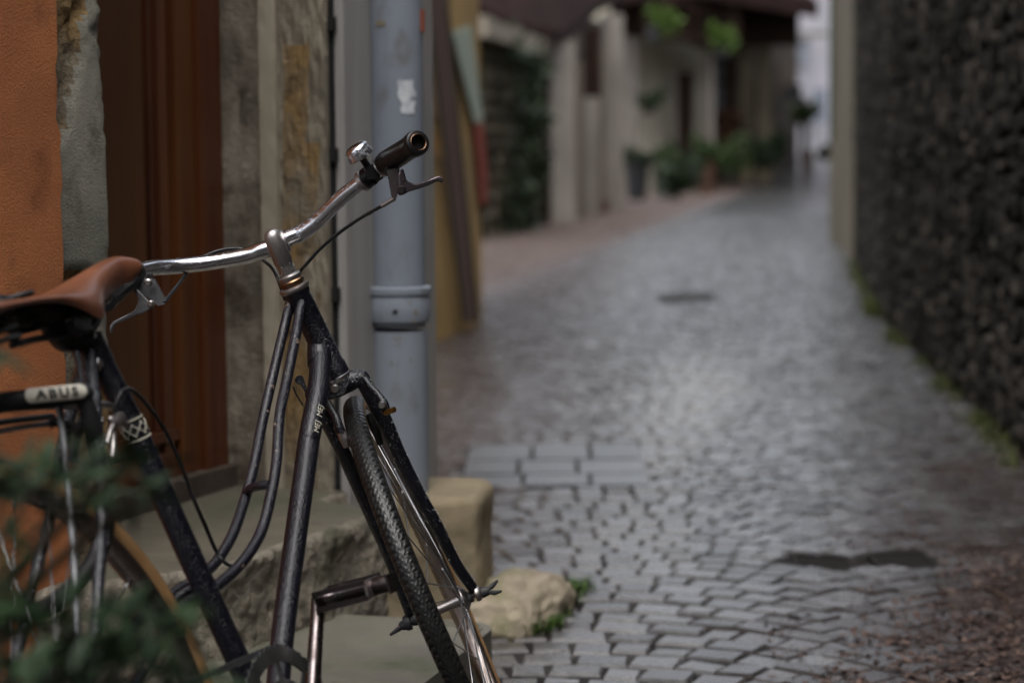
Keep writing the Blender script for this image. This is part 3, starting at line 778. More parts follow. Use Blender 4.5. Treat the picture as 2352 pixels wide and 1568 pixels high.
for (a, b, c_, d_) in ((950, 712, 960, 722), (938, 692, 944, 697), (948, 736, 956, 741), (905, 775, 910, 780), (918, 772, 922, 781), (897, 829, 902, 838), (942, 822, 946, 832), (915, 790, 918, 795)):
    patch('rust_spot', ((a, b), (c_, d_)), RP + (.0105 if b < 745 else .0048), M_pipespot)
bm = B(); z = Zat(50, xp, yp); cbox(bm, V(X(970, yp, 1.2), yp - .005, z - .022), .012, .03, .045); obj('pipe_bracket', bm, M_redbox, dp)

# ================================================================== RIGHT RUBBLE WALL
rw = thing('rubble_wall', (wallx(10), 10, 0), 'tall dark weathered rubble stone wall running along the right of the street', 'wall')
WH = 4.2
bm = B()
pts = [V(x + .05, y, 0) for x, y in WALL]
top = pts + [V(WALL[-1][0] + 1.2, WALL[-1][1], 0), V(WALL[0][0] + 3, WALL[0][1], 0)]
plate(bm, top, (0, 0, WH)); obj('mortar_core', bm, M_rubble_mortar, rw)
rnd = random.Random(21)
sp = []
z = .03
def wp(s):   # arc length along wall from index 1
    for (x0, y0), (x1, y1) in zip(WALL[1:], WALL[2:]):
        L = math.hypot(x1 - x0, y1 - y0)
        if s <= L: return V(x0 + (x1 - x0) * s / L, y0 + (y1 - y0) * s / L, 0), V(x1 - x0, y1 - y0, 0).normalized()
        s -= L
    return None, None
while z < 3.4:
    hh = rnd.uniform(.035, .085); s = rnd.uniform(3.8, 4.0)
    while True:
        L = rnd.uniform(.06, .19); p, t = wp(s + L / 2)
        if p is None: break
        if s > 4.6:
            q = p + ZU * (z + hh / 2); a = proj(q)
            if 1880 < a[0] < 2450 and a[1] > -80: sp.append((p, t, z + rnd.uniform(-.03, .03), L * rnd.uniform(.6, .95), hh * rnd.uniform(.6, .95), a))
        s += L
    z += hh
def stone(bm, p, t, z, L, h, r, k=1.0):
    n = V(-t.y, t.x, 0); n = n if n.x < 0 else -n
    d = max(.003, r.gauss(.024, .016) * k); cz = V(0, 0, 1)
    o = p + V(0, 0, z) + n * -.06
    q = [(-.5, 0), (-.12, -.03), (.5, .02), (.52, .6), (.42, 1), (-.1, 1.04), (-.5, .93), (-.54, .5)]
    q = [(a + r.uniform(-.06, .06), b + r.uniform(-.09, .09)) for a, b in q]
    A = [bm.verts.new(o + t * a * L + cz * b * h) for a, b in q]
    Bv = [bm.verts.new(o + t * a * L * .97 + cz * (b * h * .95 + .02 * h) + n * (.06 + d * .55)) for a, b in q]
    Cv = [bm.verts.new(o + t * a * L * .62 + cz * (.5 + (b - .5) * .6) * h + n * (.06 + d * r.uniform(.8, 1.15))) for a, b in q]
    for P_, Q_ in ((A, Bv), (Bv, Cv)):
        for k in range(8): bm.faces.new((P_[k], P_[(k + 1) % 8], Q_[(k + 1) % 8], Q_[k]))
    bm.faces.new(Cv)
sp.sort(key=lambda s: s[0].y)
for s in sp[:290]:
    b0 = B(); stone(b0, s[0], s[1], s[2], s[3], s[4], rnd, .42); obj('stone', b0, M_rubble, rw, smooth=50)
bm = B()
for s in sp[290:]: stone(bm, s[0], s[1], s[2], s[3], s[4], rnd, .42)
o = obj('stones', bm, M_rubble, rw, smooth=50); o['kind'] = 'stuff'
# paler rendered wall beyond it
x0, y0 = WALL[-1]
xe = X(1914, 60, 1)
tw = B(); plate(tw, [V(X(1958, 19.5, 1), 19.5, 0), V(X(1906, 24, 1), 24, 0), V(xe, 60, 0), V(xe + 4, 60, 0), V(X(1958, 19.5, 1) + 3, 19.5, 0)], (0, 0, 3.9))
tag(obj('rendered_wall', tw, M_tanwall), 'narrow strip of pale tan rendered wall beyond the dark rubble wall', 'wall')

# ================================================================== YELLOW HOUSE, LATHS, BOARD
A1 = G(990, 790); A2 = G(1107, 740); yd = (A2 - A1).normalized(); yn = V(yd.y, -yd.x, 0)
yh = thing('ochre_house', tuple(A2), 'ochre yellow plastered house wall just beyond the downpipe', 'house')
bm = B(); q = A2 - yd * 4.6
plate(bm, [V(q.x, q.y, 0), V(A2.x, A2.y, 0), V(A2.x, A2.y, 0) - yn * 3 , V(q.x, q.y, 0) - yn * 3], (0, 0, 3.7)); obj('wall', bm, M_yellow, yh)
bm = B(); plate(bm, [V(q.x, q.y, 3.7) + yn * .35, V(A2.x, A2.y, 3.7) + yn * .35 + yd * .2, V(A2.x, A2.y, 3.7) - yn * 3, V(q.x, q.y, 3.7) - yn * 3], (0, 0, .12)); obj('eaves', bm, M_darkwood, yh)
def onwall(px, py, off):
    """point on the yellow wall plane (offset off towards the street) seen at the pixel"""
    r = RT * ((px - CX) / FPX) - UP * ((py - CY) / FPX) + _fw
    o = A1 + yn * off; t = (o - C0).dot(yn) / r.dot(yn)
    return C0 + r * t
def plate_on(name, px, off, th, m, parent): 
    bm = B(); pts = [onwall(x, y, off) for x, y in px]; plate(bm, pts, yn * th); return obj(name, bm, m, parent)
lb = thing('lath_bundle', tuple(onwall(1085, 745, .06)), 'bundle of thin dark plum and grey laths leaning against the ochre wall', 'wooden laths')
nl = 9
for i in range(nl):
    f_ = (i + .5) / nl
    xt = 968 + 52 * f_; xb = 1062 + 36 * f_
    mm = M_lath[3] if i in (0, nl - 1) else M_lath[[0, 1, 2, 4][i % 4]]
    wpx = (2.0 if i in (0, nl - 1) else 1.0)
    plate_on('lath', [(xt - wpx, -60), (xt + wpx, -60), (xb + wpx, 742 - (nl - i) * .2), (xb - wpx, 742 - (nl - i) * .2)], .05 + .006 * (i % 3), .012, mm, lb)
bd = thing('painted_board', tuple(onwall(1105, 470, .03)), 'tall narrow board painted mint white above and faded red below', 'painted board')
plate_on('mint_panel', [(1034, 74), (1076, 60), (1104, 279), (1086, 283)], .02, .015, M_bgreen, bd)
plate_on('red_panel', [(1086, 286), (1105, 281), (1115, 400), (1113, 470), (1101, 468)], .02, .015, M_bred, bd)
for k, (q, m_, lb_) in enumerate(((((978, 183), (1003, 186), (1008, 268), (984, 274)), M_poster, 'torn peach paper high on the ochre wall left of the laths'),
                           (((990, 315), (1022, 318), (1026, 362), (996, 368)), M_poster2, 'small bright orange paper scrap on the ochre wall behind the laths'),
                           (((1012, 366), (1040, 380), (1058, 520), (1032, 528)), M_poster, 'long torn peach paper low on the ochre wall behind the laths'))):
    tag(plate_on('torn_poster', q, .004, .003, m_, None), lb_, 'poster', 'torn posters on the ochre wall')

# ================================================================== BACKGROUND
def facing(px0, px1, y0, y1, z0, z1, name, m, parent, depth=.3, zt0=None, zt1=None):
    """wall segment between two pixels columns at distances y0,y1 with thickness behind"""
    a = V(X(px0, y0, .9), y0, z0); b = V(X(px1, y1, .9), y1, z0)
    t = (b - a).normalized(); n = V(-t.y, t.x, 0); n = n if n.y > 0 else -n
    bm = B(); lo = [a, b, b + n * depth, a + n * depth]
    plate(bm, lo, (0, 0, z1 - z0)); return obj(name, bm, m, parent)
def zpx(py, y): return Zat(py, 0, y)
def clump(bm, c, sx, sy, sz, n, s, r, up=.3):
    for _ in range(n):
        while True:
            a = V(r.uniform(-1, 1), r.uniform(-1, 1), r.uniform(-1, 1))
            if a.length < 1: break
        a *= .6 + .4 * r.random()
        p = V(c[0] + a.x * sx, c[1] + a.y * sy, c[2] + a.z * sz) + V(0, 0, 0)
        d = V(r.gauss(0, 1), r.gauss(0, 1), r.gauss(up, 1)).normalized(); e = d.cross(V(r.gauss(0, 1), r.gauss(0, 1), r.gauss(0, 1))).normalized()
        L = s * r.uniform(.6, 1.3)
        v = [bm.verts.new(p), bm.verts.new(p + d * L * .5 + e * L * .28), bm.verts.new(p + d * L), bm.verts.new(p + d * L * .5 - e * L * .28)]
        bm.faces.new(v)
# ivy-dark stone garden wall
sw = thing('garden_wall', (X(1150, 27, .5), 27, 0), 'dark mossy stone garden wall with pale coping behind the ochre house', 'wall')
M_garden = mat('mossy_garden_stone', (.055, .047, .035), (.11, .095, .07), 1.5, .85, bump=.6, bscale=10, island=.5, c3=(.04, .045, .018), s3=1, lo3=.5, hi3=.65)
facing(1085, 1226, 24.2, 29, 0, 2.25, 'masonry', M_garden, sw, .4)
rnd = random.Random(5)
a = V(X(1085, 24.2, .9), 24.2, 0); b = V(X(1226, 29, .9), 29, 0); t = (b - a).normalized(); L = (b - a).length; z = .02; n_ = V(t.y, -t.x, 0)
bms = B()
while z < 2.2:
    h_ = rnd.uniform(.16, .26); s = 0
    while s < L:
        l = rnd.uniform(.25, .6)
        b0 = B(); p = a + t * (s + l / 2)
        if s + l < L: stone(b0, p + n_ * .0, t, z, l - .03, h_ - .03, rnd); obj('stone', b0, M_garden, sw, smooth=50)
        else: b0.free()
        s += l
    z += h_
ivb = B()
for _ in range(26):
    u0 = rnd.uniform(.35, 1.0); clump(ivb, tuple(a + t * (u0 * L) + n_ * .12 + ZU * rnd.uniform(.1, 2.3)), .22, .08, .35, 60, .12, rnd)
tag(obj('wall_ivy', ivb, M_leafd, recalc=False), 'dark ivy trailing over the mossy garden wall', 'ivy', None, 'stuff')
bm = B()
for k in range(7):
    b0 = B(); p = a + t * (k + .02) * L / 7
    box(b0, p + ZU * 2.25 + n_ * .18, t * (L / 7 - .04), -n_ * .75, ZU * rnd.uniform(.2, .24)); bev(b0, .03, 1); obj('coping_stone', b0, M_coping, sw)
bm.free()
# house B with pale pillars and brown eaves
hb = thing('pillared_house', (X(1330, 34, .5), 34, 0), 'shaded grey house with pale pillars and low dark brown eaves mid street', 'house')
facing(1226, 1340, 31, 36, 0, 2.6, 'wall', M_brownwall, hb, 3); facing(1335, 1432, 36, 40, 0, 3.2, 'wall', M_brownwall, hb, 3)
def pier(px0, px1, y, zt_, m, nm='pillar', z0=0, th=.25, parent=hb):
    bm = B(); x0, x1 = X(px0, y, .9), X(px1, y, .9); box(bm, (x0, y, z0), (x1 - x0, 0, 0), (0, th, 0), (0, 0, zt_ - z0)); bev(bm, .02, 1); return obj(nm, bm, m, parent)
pier(1228, 1262, 29.4, zpx(62, 29.4), M_darkwood, 'dark_post')
pier(1268, 1322, 30.9, zpx(95, 31), M_palegrey)
pier(1322, 1340, 32.5, zpx(140, 32), M_brownwall)
pier(1336, 1376, 34.0, zpx(225, 34), M_palegrey, 'low_wall')
pier(1342, 1382, 34.6, zpx(60, 34), M_darkwood, 'dark_window', zpx(222, 34))
pier(1384, 1432, 37.5, zpx(35, 37.5), M_palegrey)
pier(1362, 1388, 35.9, zpx(100, 36), M_brownwall)
pier(1368, 1398, 34.9, zpx(462, 35), M_terra, 'dark_plinth')
bm = B(); y0, y1 = 28.5, 40
a = V(X(1095, y0, 2), y0, 0); b = V(X(1440, y1, 2), y1, 0)
# pent roof: eaves drop towards the street
z0a, z0b = zpx(62, y0), zpx(34, y1)
eave = [V(X(1100, 28, 2), 28, zpx(42, 28)), V(X(1232, 29, 2), 29, zpx(92, 29)), V(X(1302, 31, 2), 31, zpx(100, 31)), V(X(1378, 36, 2), 36, zpx(28, 36)), V(X(1440, 41, 2), 41, zpx(4, 41))]
for p, q in zip(eave, eave[1:]):
    b0 = B(); up = V(-.4, 4, 2.6); plate(b0, [p, q, q + up, p + up], (0, 0, .16)); obj('roof_slope', b0, M_tile, hb)
pier(1105, 1232, 31.5, zpx(-70, 31), M_darkwood, 'gable_boards', zpx(50, 31), .2)
# house C cream with balcony
hc = thing('cream_house', (X(1530, 55, .5), 55, 0), 'cream rendered house with narrow dark door and dark timber balcony', 'house')
facing(1432, 1640, 53, 56, 0, 5.3, 'wall', M_cream, hc, 4)
facing(1640, 1700, 57.2, 57.6, 0, 5.3, 'recess_wall', M_brownwall, hc, 2)
facing(1697, 1775, 56.6, 58, 0, 5.3, 'side_wall', M_brownwall, hc, 4)
pier(1555, 1594, 53.7, zpx(170, 54), M_darkwood, 'door', 0, .1, hc)
pier(1549, 1555, 53.6, zpx(165, 54), M_palegrey, 'door_jamb', 0, .1, hc); pier(1594, 1600, 53.6, zpx(165, 54), M_palegrey, 'door_jamb', 0, .1, hc)
pier(1640, 1696, 56.9, zpx(145, 57), M_glass, 'window', zpx(262, 57), .1, hc)
for x_ in (1638, 1666, 1694): pier(x_, x_ + 4, 56.8, zpx(142, 57), M_darkwood, 'window_frame', zpx(266, 57), .1, hc)
pier(1638, 1698, 56.75, zpx(190, 57), M_darkwood, 'window_frame', zpx(196, 57), .1, hc)
pier(1432, 1466, 52.9, zpx(90, 53), M_palegrey, 'pilaster', 0, .3, hc)
pier(1626, 1640, 53.2, zpx(100, 53), M_palegrey, 'pilaster', 0, .4, hc)
pier(1700, 1729, 56.2, zpx(80, 56), M_tanwall, 'pilaster', 0, .3, hc); pier(1739, 1771, 56.4, zpx(90, 56), M_tanwall, 'pilaster', 0, .3, hc)
# timber balcony and roof overhang
bm = B(); y_ = 51.6
p = [V(X(1478, y_, 4), y_, zpx(86, y_)), V(X(1560, y_, 4), y_, zpx(92, y_)), V(X(1702, y_ + 2, 4), y_ + 2, zpx(134, y_ + 2))]
for i_, (a, b) in enumerate(zip(p, p[1:])):
    b0 = B(); plate(b0, [a, b, b + V(.2, 1.4, 0), a + V(.2, 1.4, 0)], (0, 0, .22)); obj('balcony_floor', b0, M_darkwood, hc)
    for k in range(9):
        q = a.lerp(b, k / 8); b0 = B(); cbox(b0, q + ZU * .22, .07, .07, .55); obj('baluster', b0, M_darkwood, hc)
b0 = B(); plate(b0, [p[0] + ZU * .8, p[1] + ZU * .8, p[1] + ZU * .8 + V(0, .12, 0), p[0] + ZU * .8 + V(0, .12, 0)], (0, 0, .12)); obj('balcony_rail', b0, M_darkwood, hc)
b0 = B(); plate(b0, [p[1] + ZU * .8, p[2] + ZU * .8, p[2] + ZU * .8 + V(0, .12, 0), p[1] + ZU * .8 + V(0, .12, 0)], (0, 0, .12)); obj('balcony_rail', b0, M_darkwood, hc)
pier(1405, 1700, 53.0, 5.3, M_darkwood, 'timber_wall', zpx(84, 53), .3, hc)
pier(1560, 1835, 55.2, 5.6, M_darkwood, 'timber_wall', zpx(110, 55), .3, hc)
eave = [V(X(1405, 51, 4), 51, zpx(14, 51)), V(X(1600, 52, 4), 52, zpx(-4, 52)), V(X(1880, 54, 4), 54, zpx(48, 54))]
for (a, b), th in zip(zip(eave, eave[1:]), (.35, .42)):
    b0 = B(); up = V(0, 6, 1.0); plate(b0, [a, b, b + up, a + up], (0, 0, th)); obj('roof_slope', b0, M_tile, hc)
# dark passage house D
hd = thing('dark_house', (X(1802, 62, .5), 62, gz(0, 62)), 'dark shaded house corner between the cream house and the white house', 'house')
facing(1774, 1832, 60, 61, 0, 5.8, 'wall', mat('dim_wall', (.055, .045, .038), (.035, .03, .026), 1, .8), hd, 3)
pier(1786, 1822, 59.6, zpx(150, 60), M_brownwall, 'pale_panel', zpx(210, 60), .2, hd)
# white violet house
hw = thing('white_house', (X(1865, 68, .5), 68, gz(0, 68)), 'pale violet white house closing the far end of the street', 'house')
facing(1822, 1960, 68, 69, 0, 7, 'wall', M_violet, hw, 3)
for (a, b, c_, d_) in ((1835, 1860, 96, 150), (1868, 1898, 210, 290)):
    pier(a, b, 67.8, zpx(c_, 68), M_glass, 'window', zpx(d_, 68), .1, hw)
pier(1820, 1900, 67.6, zpx(82, 68), M_greywall, 'string_course', zpx(92, 68), .2, hw)
xg = X(1908, 23, 1)
bm = B(); lathe(bm, (xg, 23, 1.05), ZU, [(.02, 0), (.02, 2.6)], 12); tag(obj('thin_downpipe', bm, mat('green_pipe', (.03, .06, .035), None, rough=.5), smooth=40), 'thin dark green downpipe at the end of the tan wall', 'downpipe')
# closing backdrop buildings outside the view (they shade the street)
bm = B(); plate(bm, [V(-30, 70, 0), V(2, 62, 0), V(2, 66, 0), V(-30, 74, 0)], (0, 0, 6)); tag(obj('far_house', bm, M_greywall), 'plain grey house hidden behind the pillared house', 'house')

# plants
rnd = random.Random(31)
def px_plant(name, px0, px1, py0, py1, y, m, label, cat, pot=None, potm=None, group=None, n=260, s=.14, gap=0, base=None):
    x0, x1 = X(px0, y, 1), X(px1, y, 1); z1, z0 = zpx(py0, y), zpx(py1, y)
    t = thing(name, ((x0 + x1) / 2, y, base if base is not None else z0), label, cat, group)
    bm = B(); clump(bm, ((x0 + x1) / 2, y, (z0 + z1) / 2), (x1 - x0) / 2, .4, (z1 - z0) / 2, n, s, rnd)
    for k in range(3): clump(bm, (rnd.uniform(x0, x1), y, rnd.uniform((z0 + z1) / 2, z1)), (x1 - x0) * .2, .25, (z1 - z0) * .3, n // 6, s, rnd)
    obj('foliage', bm, m, t, recalc=False)
    if pot:
        a, b, c_, d_ = pot; xa, xb = X(a, y, 1), X(b, y, 1); zt_, zb_ = zpx(c_, y), zpx(d_, y)
        if base is not None: zb_ = base
        bm = B(); r_ = (xb - xa) / 2
        lathe(bm, ((xa + xb) / 2, y, zb_), ZU, [(r_ * .75, 0), (r_, zt_ - zb_), (r_ * .9, zt_ - zb_), (r_ * .85, zt_ - zb_ - .08)], 16); obj('pot', bm, potm, t, smooth=40)
    return t
px_plant('hanging_basket', 1497, 1562, 28, 84, 49.8, M_leafb, 'yellow green trailing plant hung on the balcony, left one of two', 'plant', (1484, 1520, 62, 100), M_planter, 'bright plants on the balcony', 500, .16)
px_plant('hanging_basket', 1633, 1698, 66, 130, 51.6, M_leafb, 'yellow green trailing plant hung on the balcony, right one of two', 'plant', (1640, 1680, 112, 138), M_planter, 'bright plants on the balcony', 500, .16)
px_plant('wall_basket', 1465, 1528, 218, 258, 52.0, M_leafd, 'dark plant basket fixed on the cream wall left of the door', 'plant', (1474, 1508, 236, 264), M_darkwood, None, 300, .14)
px_plant('potted_shrub', 1434, 1500, 350, 400, 44, M_leafd, 'dark shrub in a tall black tub, leftmost of the row of pots', 'potted plant', (1434, 1492, 376, 470), M_planter, 'pots in front of the cream house', 300, .14, base=0)
px_plant('potted_shrub', 1500, 1570, 352, 410, 45.5, M_leafm, 'green shrub in a wide grey stone pot, second of the row', 'potted plant', (1500, 1560, 395, 445), M_greypot, 'pots in front of the cream house', 400, .14, base=0)
px_plant('potted_shrub', 1590, 1655, 330, 385, 49, M_leafm, 'green shrub in a brown terracotta pot in the middle of the row', 'potted plant', (1598, 1646, 372, 425), M_terra, 'pots in front of the cream house', 400, .15, base=0)
px_plant('low_bush', 1535, 1625, 345, 448, 46.5, M_leafd, 'dark low bush on the street between the grey and terracotta pots', 'bush', None, None, 'bushes in front of the cream house', 600, .16, base=0)
px_plant('low_bush', 1640, 1730, 325, 412, 52, M_leafm, 'bright green low bush right of the terracotta pot', 'bush', None, None, 'bushes in front of the cream house', 700, .16, base=0)
px_plant('low_bush', 1700, 1795, 318, 400, 54.5, M_leafd, 'broad dark green bush at the right end of the row', 'bush', None, None, 'bushes in front of the cream house', 800, .16, base=0)
px_plant('low_bush', 1500, 1600, 372, 462, 42.5, M_leafd, 'widest dark low bush spreading in front of the grey stone pot', 'bush', None, None, 'bushes in front of the cream house', 700, .15, base=0)
px_plant('flowering_bush', 1645, 1705, 262, 345, 55, mat('rust_leaf', (.09, .035, .02), (.05, .03, .015), 6, .6, island=.4), 'rust brown bush under the blue window', 'bush', None, None, None, 500, .15, base=0)
px_plant('potted_tree', 1815, 1872, 240, 300, 60, M_leafm, 'small potted tree with dark trunk near the white house', 'potted plant', (1838, 1868, 350, 384), M_terra, None, 500, .16, base=gz(0, 60))
bm = B(); tube(bm, [V(X(1850, 60, 1), 60, gz(0, 60) + .3), V(X(1846, 60, 1), 60, 2.4)], .1, 8); o = obj('garden_post', bm, M_planter); tag(o, 'dark post standing behind the potted tree', 'post')
px_plant('low_bush', 1878, 1908, 345, 378, 57, M_leafd, 'small dark bush at the foot of the white house beside the tan wall', 'bush', None, None, None, 200, .14, base=gz(0, 57))
bm = B(); y_ = 58; q = V(X(1822, y_, 1), y_, zpx(238, y_)); cbox(bm, q, .42, .3, .42); bev(bm, .04, 1); o = obj('wall_lantern', bm, M_planter, hd)

# ================================================================== BICYCLE
OB = V(-.305, 2.615, .2736)
RB = Matrix(((.3875, -.8805, -.2729), (.9206, .3541, .1647), (-.0484, -.3151, .9478)))
def W(x, y, z): return OB + RB @ V(x, y, z)
BF, BL, BU = RB @ V(1, 0, 0), RB @ V(0, 1, 0), RB @ V(0, 0, 1)
bike = thing('bicycle', (-.3, 2.7, 0), 'black step through bicycle with chrome handlebar and brown leather saddle, parked leaning by the doorstep', 'bicycle')
def part(name, bm, m, parent=bike, smooth=40, label=None, **k):
    o = obj(name, bm, m, parent, smooth=smooth, **k)
    if label: o['label'] = label
    return o
DROPS = []     # (path, radius list) of wet tubes
def tpart(name, pts, r, m, n=6, seg=18, parent=bike, drops=True, label=None, **k):
    bm = B(); tube(bm, pts, r, seg, n, **k); o = part(name, bm, m, parent, True if k.get('cap', True) is False else 50, label)
    if drops: DROPS.append((catmull(pts, 12) if n else [Vector(p) for p in pts], r if not isinstance(r, (list, tuple)) else r[0]))
    return o
HT, HBt = P(674, 657, 3.086), P(774, 862, 3.117); hd_ = (HBt - HT).normalized()
# head tube with lug
bm = B(); L = (HBt - HT).length
lathe(bm, HT, hd_, [(.0195, 0), (.0195, .012), (.0178, .016), (.0178, L - .02), (.0195, L - .016), (.0195, L)], 36); part('head_tube', bm, M_paint)
DROPS.append(([HT, HBt], .0180))
tpart('down_tube', [P(738, 800, 3.105), P(730, 902, 3.05), P(712.5, 994, 3.01), P(702, 1067, 2.98), P(648, 1470, 2.79), P(632, 1702, 2.668)], .0152, M_paint, 8, 28)
bm = B(); tube(bm, [P(733, 780, 3.11), P(734, 812, 3.10), P(733, 838, 3.088)], [.0165, .0178, .0166], 28, 6); part('down_tube_lug', bm, M_paint)
LT = [(668, 690, 3.09), (653, 752, 3.075), (629.5, 851, 3.03), (603, 967, 2.98), (585, 1061, 2.93), (566, 1134, 2.89), (538, 1218, 2.83), (510, 1270, 2.79), (484, 1303, 2.76), (440, 1336, 2.71), (394, 1366, 2.66), (240, 1500, 2.50), (-20, 1790, 2.30)]
RTt = [(695, 684, 3.085), (686, 730, 3.06), (679, 773, 3.035), (658, 877, 2.98), (642, 956, 2.93), (635, 1061, 2.88), (621.6, 1139, 2.84), (600.6, 1218, 2.80), (564, 1281, 2.755), (517, 1330, 2.71), (455, 1376, 2.65), (409, 1408, 2.60), (209, 1740, 2.26)]
tpart('twin_top_tube', [P(*p) for p in LT], .0073, M_paintworn, 6, 16)
tpart('twin_top_tube', [P(*p) for p in RTt], .0074, M_paintworn, 6, 16)
tpart('tube_bridge', [P(566, 1131, 2.885), P(578, 1120, 2.875), P(596, 1115, 2.86), P(620, 1113, 2.85)], .0062, M_paint, 4, 12)
tpart('tube_bridge', [P(402, 1375, 2.66), P(440, 1352, 2.67), P(478, 1341, 2.72)], .007, M_paint, 4, 12, drops=False)
SEATT = [P(214, 796, 2.577), P(307, 983, 2.60), P(420, 1240, 2.622), P(632, 1702, 2.666)]
tpart('seat_tube', SEATT, .0150, M_paint, 6, 28)
bm = B(); tube(bm, [P(203, 776, 2.572), P(232, 836, 2.583)], .0172, 24); part('seat_lug', bm, M_paint)
bm = B(); lathe(bm, P(217, 838, 2.555), -BL, [(.008, 0), (.008, .006), (.005, .009)], 16); part('seat_bolt', bm, M_alu)
# lug ear joining stays
tpart('seat_stay', [P(204, 812, 2.556), P(233, 1140, 2.42), P(225, 1362, 2.36), P(205, 1600, 2.28), P(197, 1720, 2.24)], [.0095, .0075, .0065, .0062, .006], M_paint, 5, 16)
tpart('seat_stay', [P(196, 815, 2.60), P(150, 1000, 2.50), P(112, 1196, 2.42), P(61, 1402, 2.36), P(-20, 1771, 2.29)], [.0085, .0075, .0068, .0062, .006], M_paint, 5, 16)
tpart('chain_stay', [P(625, 1700, 2.65), W(-.22, -.04, .03), W(-.44, -.062, .045)], [.010, .0085, .007], M_paint, 5, 16)
tpart('chain_stay', [P(615, 1705, 2.67), W(-.22, .04, .03), W(-.44, .062, .045)], [.010, .0085, .007], M_paint, 5, 16)
bm = B(); lathe(bm, W(0, .038, 0), -BL, [(.021, 0), (.021, .076)], 28); part('bottom_bracket', bm, M_paint)

# headset, stem
SD = (P(626, 545, 3.07) - HT).normalized()
bm = B(); lathe(bm, HT, SD, [(.0185, -.008), (.0215, -.006), (.0225, -.003), (.0215, .000), (.0185, .0015)], 40); part('headset_cup', bm, M_alu)
bm = B(); lathe(bm, HT, SD, [(.0165, .0015), (.0165, .004), (.0185, .005), (.0185, .0085), (.0165, .0105)], 40); part('headset_race', bm, M_gold)
bm = B(); lathe(bm, HT, SD, [(.0165, .010), (.0172, .012), (.0172, .0165), (.0150, .018), (.0135, .019)], 6 * 4); part('headset_locknut', bm, M_alu)
bm = B(); ST0 = HT + SD * .018; ST1 = P(632, 556, 3.072)
tube(bm, [ST0, ST0 + (ST1 - ST0) * .35], .0118, 28); part('quill', bm, M_alu)
bm = B(); tube(bm, [ST0 + (ST1 - ST0) * .35, ST0 + (ST1 - ST0) * .38, ST1, P(627, 545, 3.071)], [.0125, .0132, .0134, .0125], 32, round_ends=True); part('stem', bm, M_alu)
DROPS.append(([ST0, ST1], .0134))
bm = B(); lathe(bm, P(624, 536, 3.07), SD, [(.0075, -.004), (.0075, .002), (.006, .0045), (.0045, .005)], 20); part('stem_bolt', bm, M_rustchrome)
# handlebar
bar_px = [(270, 655, 2.93), (290, 638, 2.98), (312, 624, 3.02), (350, 616, 3.07), (400, 612, 3.10), (480, 603, 3.115), (560, 589, 3.115), (600, 576, 3.112), (632, 565, 3.112), (660, 548, 3.112), (690, 536, 3.11), (715, 519, 3.105), (737, 500, 3.10), (780, 458, 3.085), (828, 420, 3.07), (861, 396, 3.06), (885, 376, 3.035), (905, 362, 3.01), (935, 342, 2.975), (958, 328, 2.945)]
barp = [P(*p) for p in bar_px]
tpart('handlebar', barp[:-1], [.0111] * 4 + [.0113, .0112, .0118, .0125, .0125, .0124, .0118] + [.0111] * 8, M_chrome, 8, 36)
# stem clamp around bar
bm = B(); cdir = (P(660, 548, 3.112) - P(600, 576, 3.112)).normalized(); lathe(bm, P(640, 560, 3.111) - cdir * .013, cdir, [(.0155, 0), (.017, .002), (.017, .024), (.0155, .026)], 36); part('stem_clamp', bm, M_alu)
# grips
gA, gB = P(886, 375, 3.033), P(961, 326.5, 2.94); gd = (gB - gA).normalized()
bm = B(); Lg = (gB - gA).length
lathe(bm, gA, gd, [(.0125, -.004), (.0160, -.002), (.0168, .004), (.0165, Lg * .3), (.0160, Lg * .7), (.0163, Lg - .018), (.0176, Lg - .014), (.0180, Lg - .006), (.0168, Lg - .0012), (.0148, Lg), (.0117, Lg + .0002), (.0112, Lg - .003), (.0108, Lg - .045), (.0001, Lg - .046)], 44)
part('grip', bm, M_grip)
bm = B(); lathe(bm, gA, gd, [(.0117, Lg + .0007), (.0113, Lg + .0009), (.0109, Lg + .0006), (.0108, Lg - .004), (.0116, Lg - .004)], 44, closed=True); part('bar_end_rim', bm, M_gold)
bm = B(); lathe(bm, gA + gd * (Lg - .012), gd, [(.0107, 0), (.0107, .0005)], 30); part('bar_bore', bm, M_hole)
bm = B(); lathe(bm, gA - gd * .006, gd, [(.0128, 0), (.0155, .001), (.0155, .0045), (.013, .005)], 36); part('grip_collar', bm, M_alu)
l0, l1 = P(309, 626, 3.01), P(240, 690, 2.90); ld = (l1 - l0).normalized()
bm = B(); lathe(bm, l0, ld, [(.0125, -.004), (.0158, -.001), (.0165, .005), (.0160, (l1 - l0).length)], 36); part('grip', bm, M_grip)
bm = B(); lathe(bm, l0 + ld * -.010, ld, [(.0125, 0), (.0138, .001), (.0138, .008), (.0125, .009)], 36); part('grip_collar', bm, M_alu)
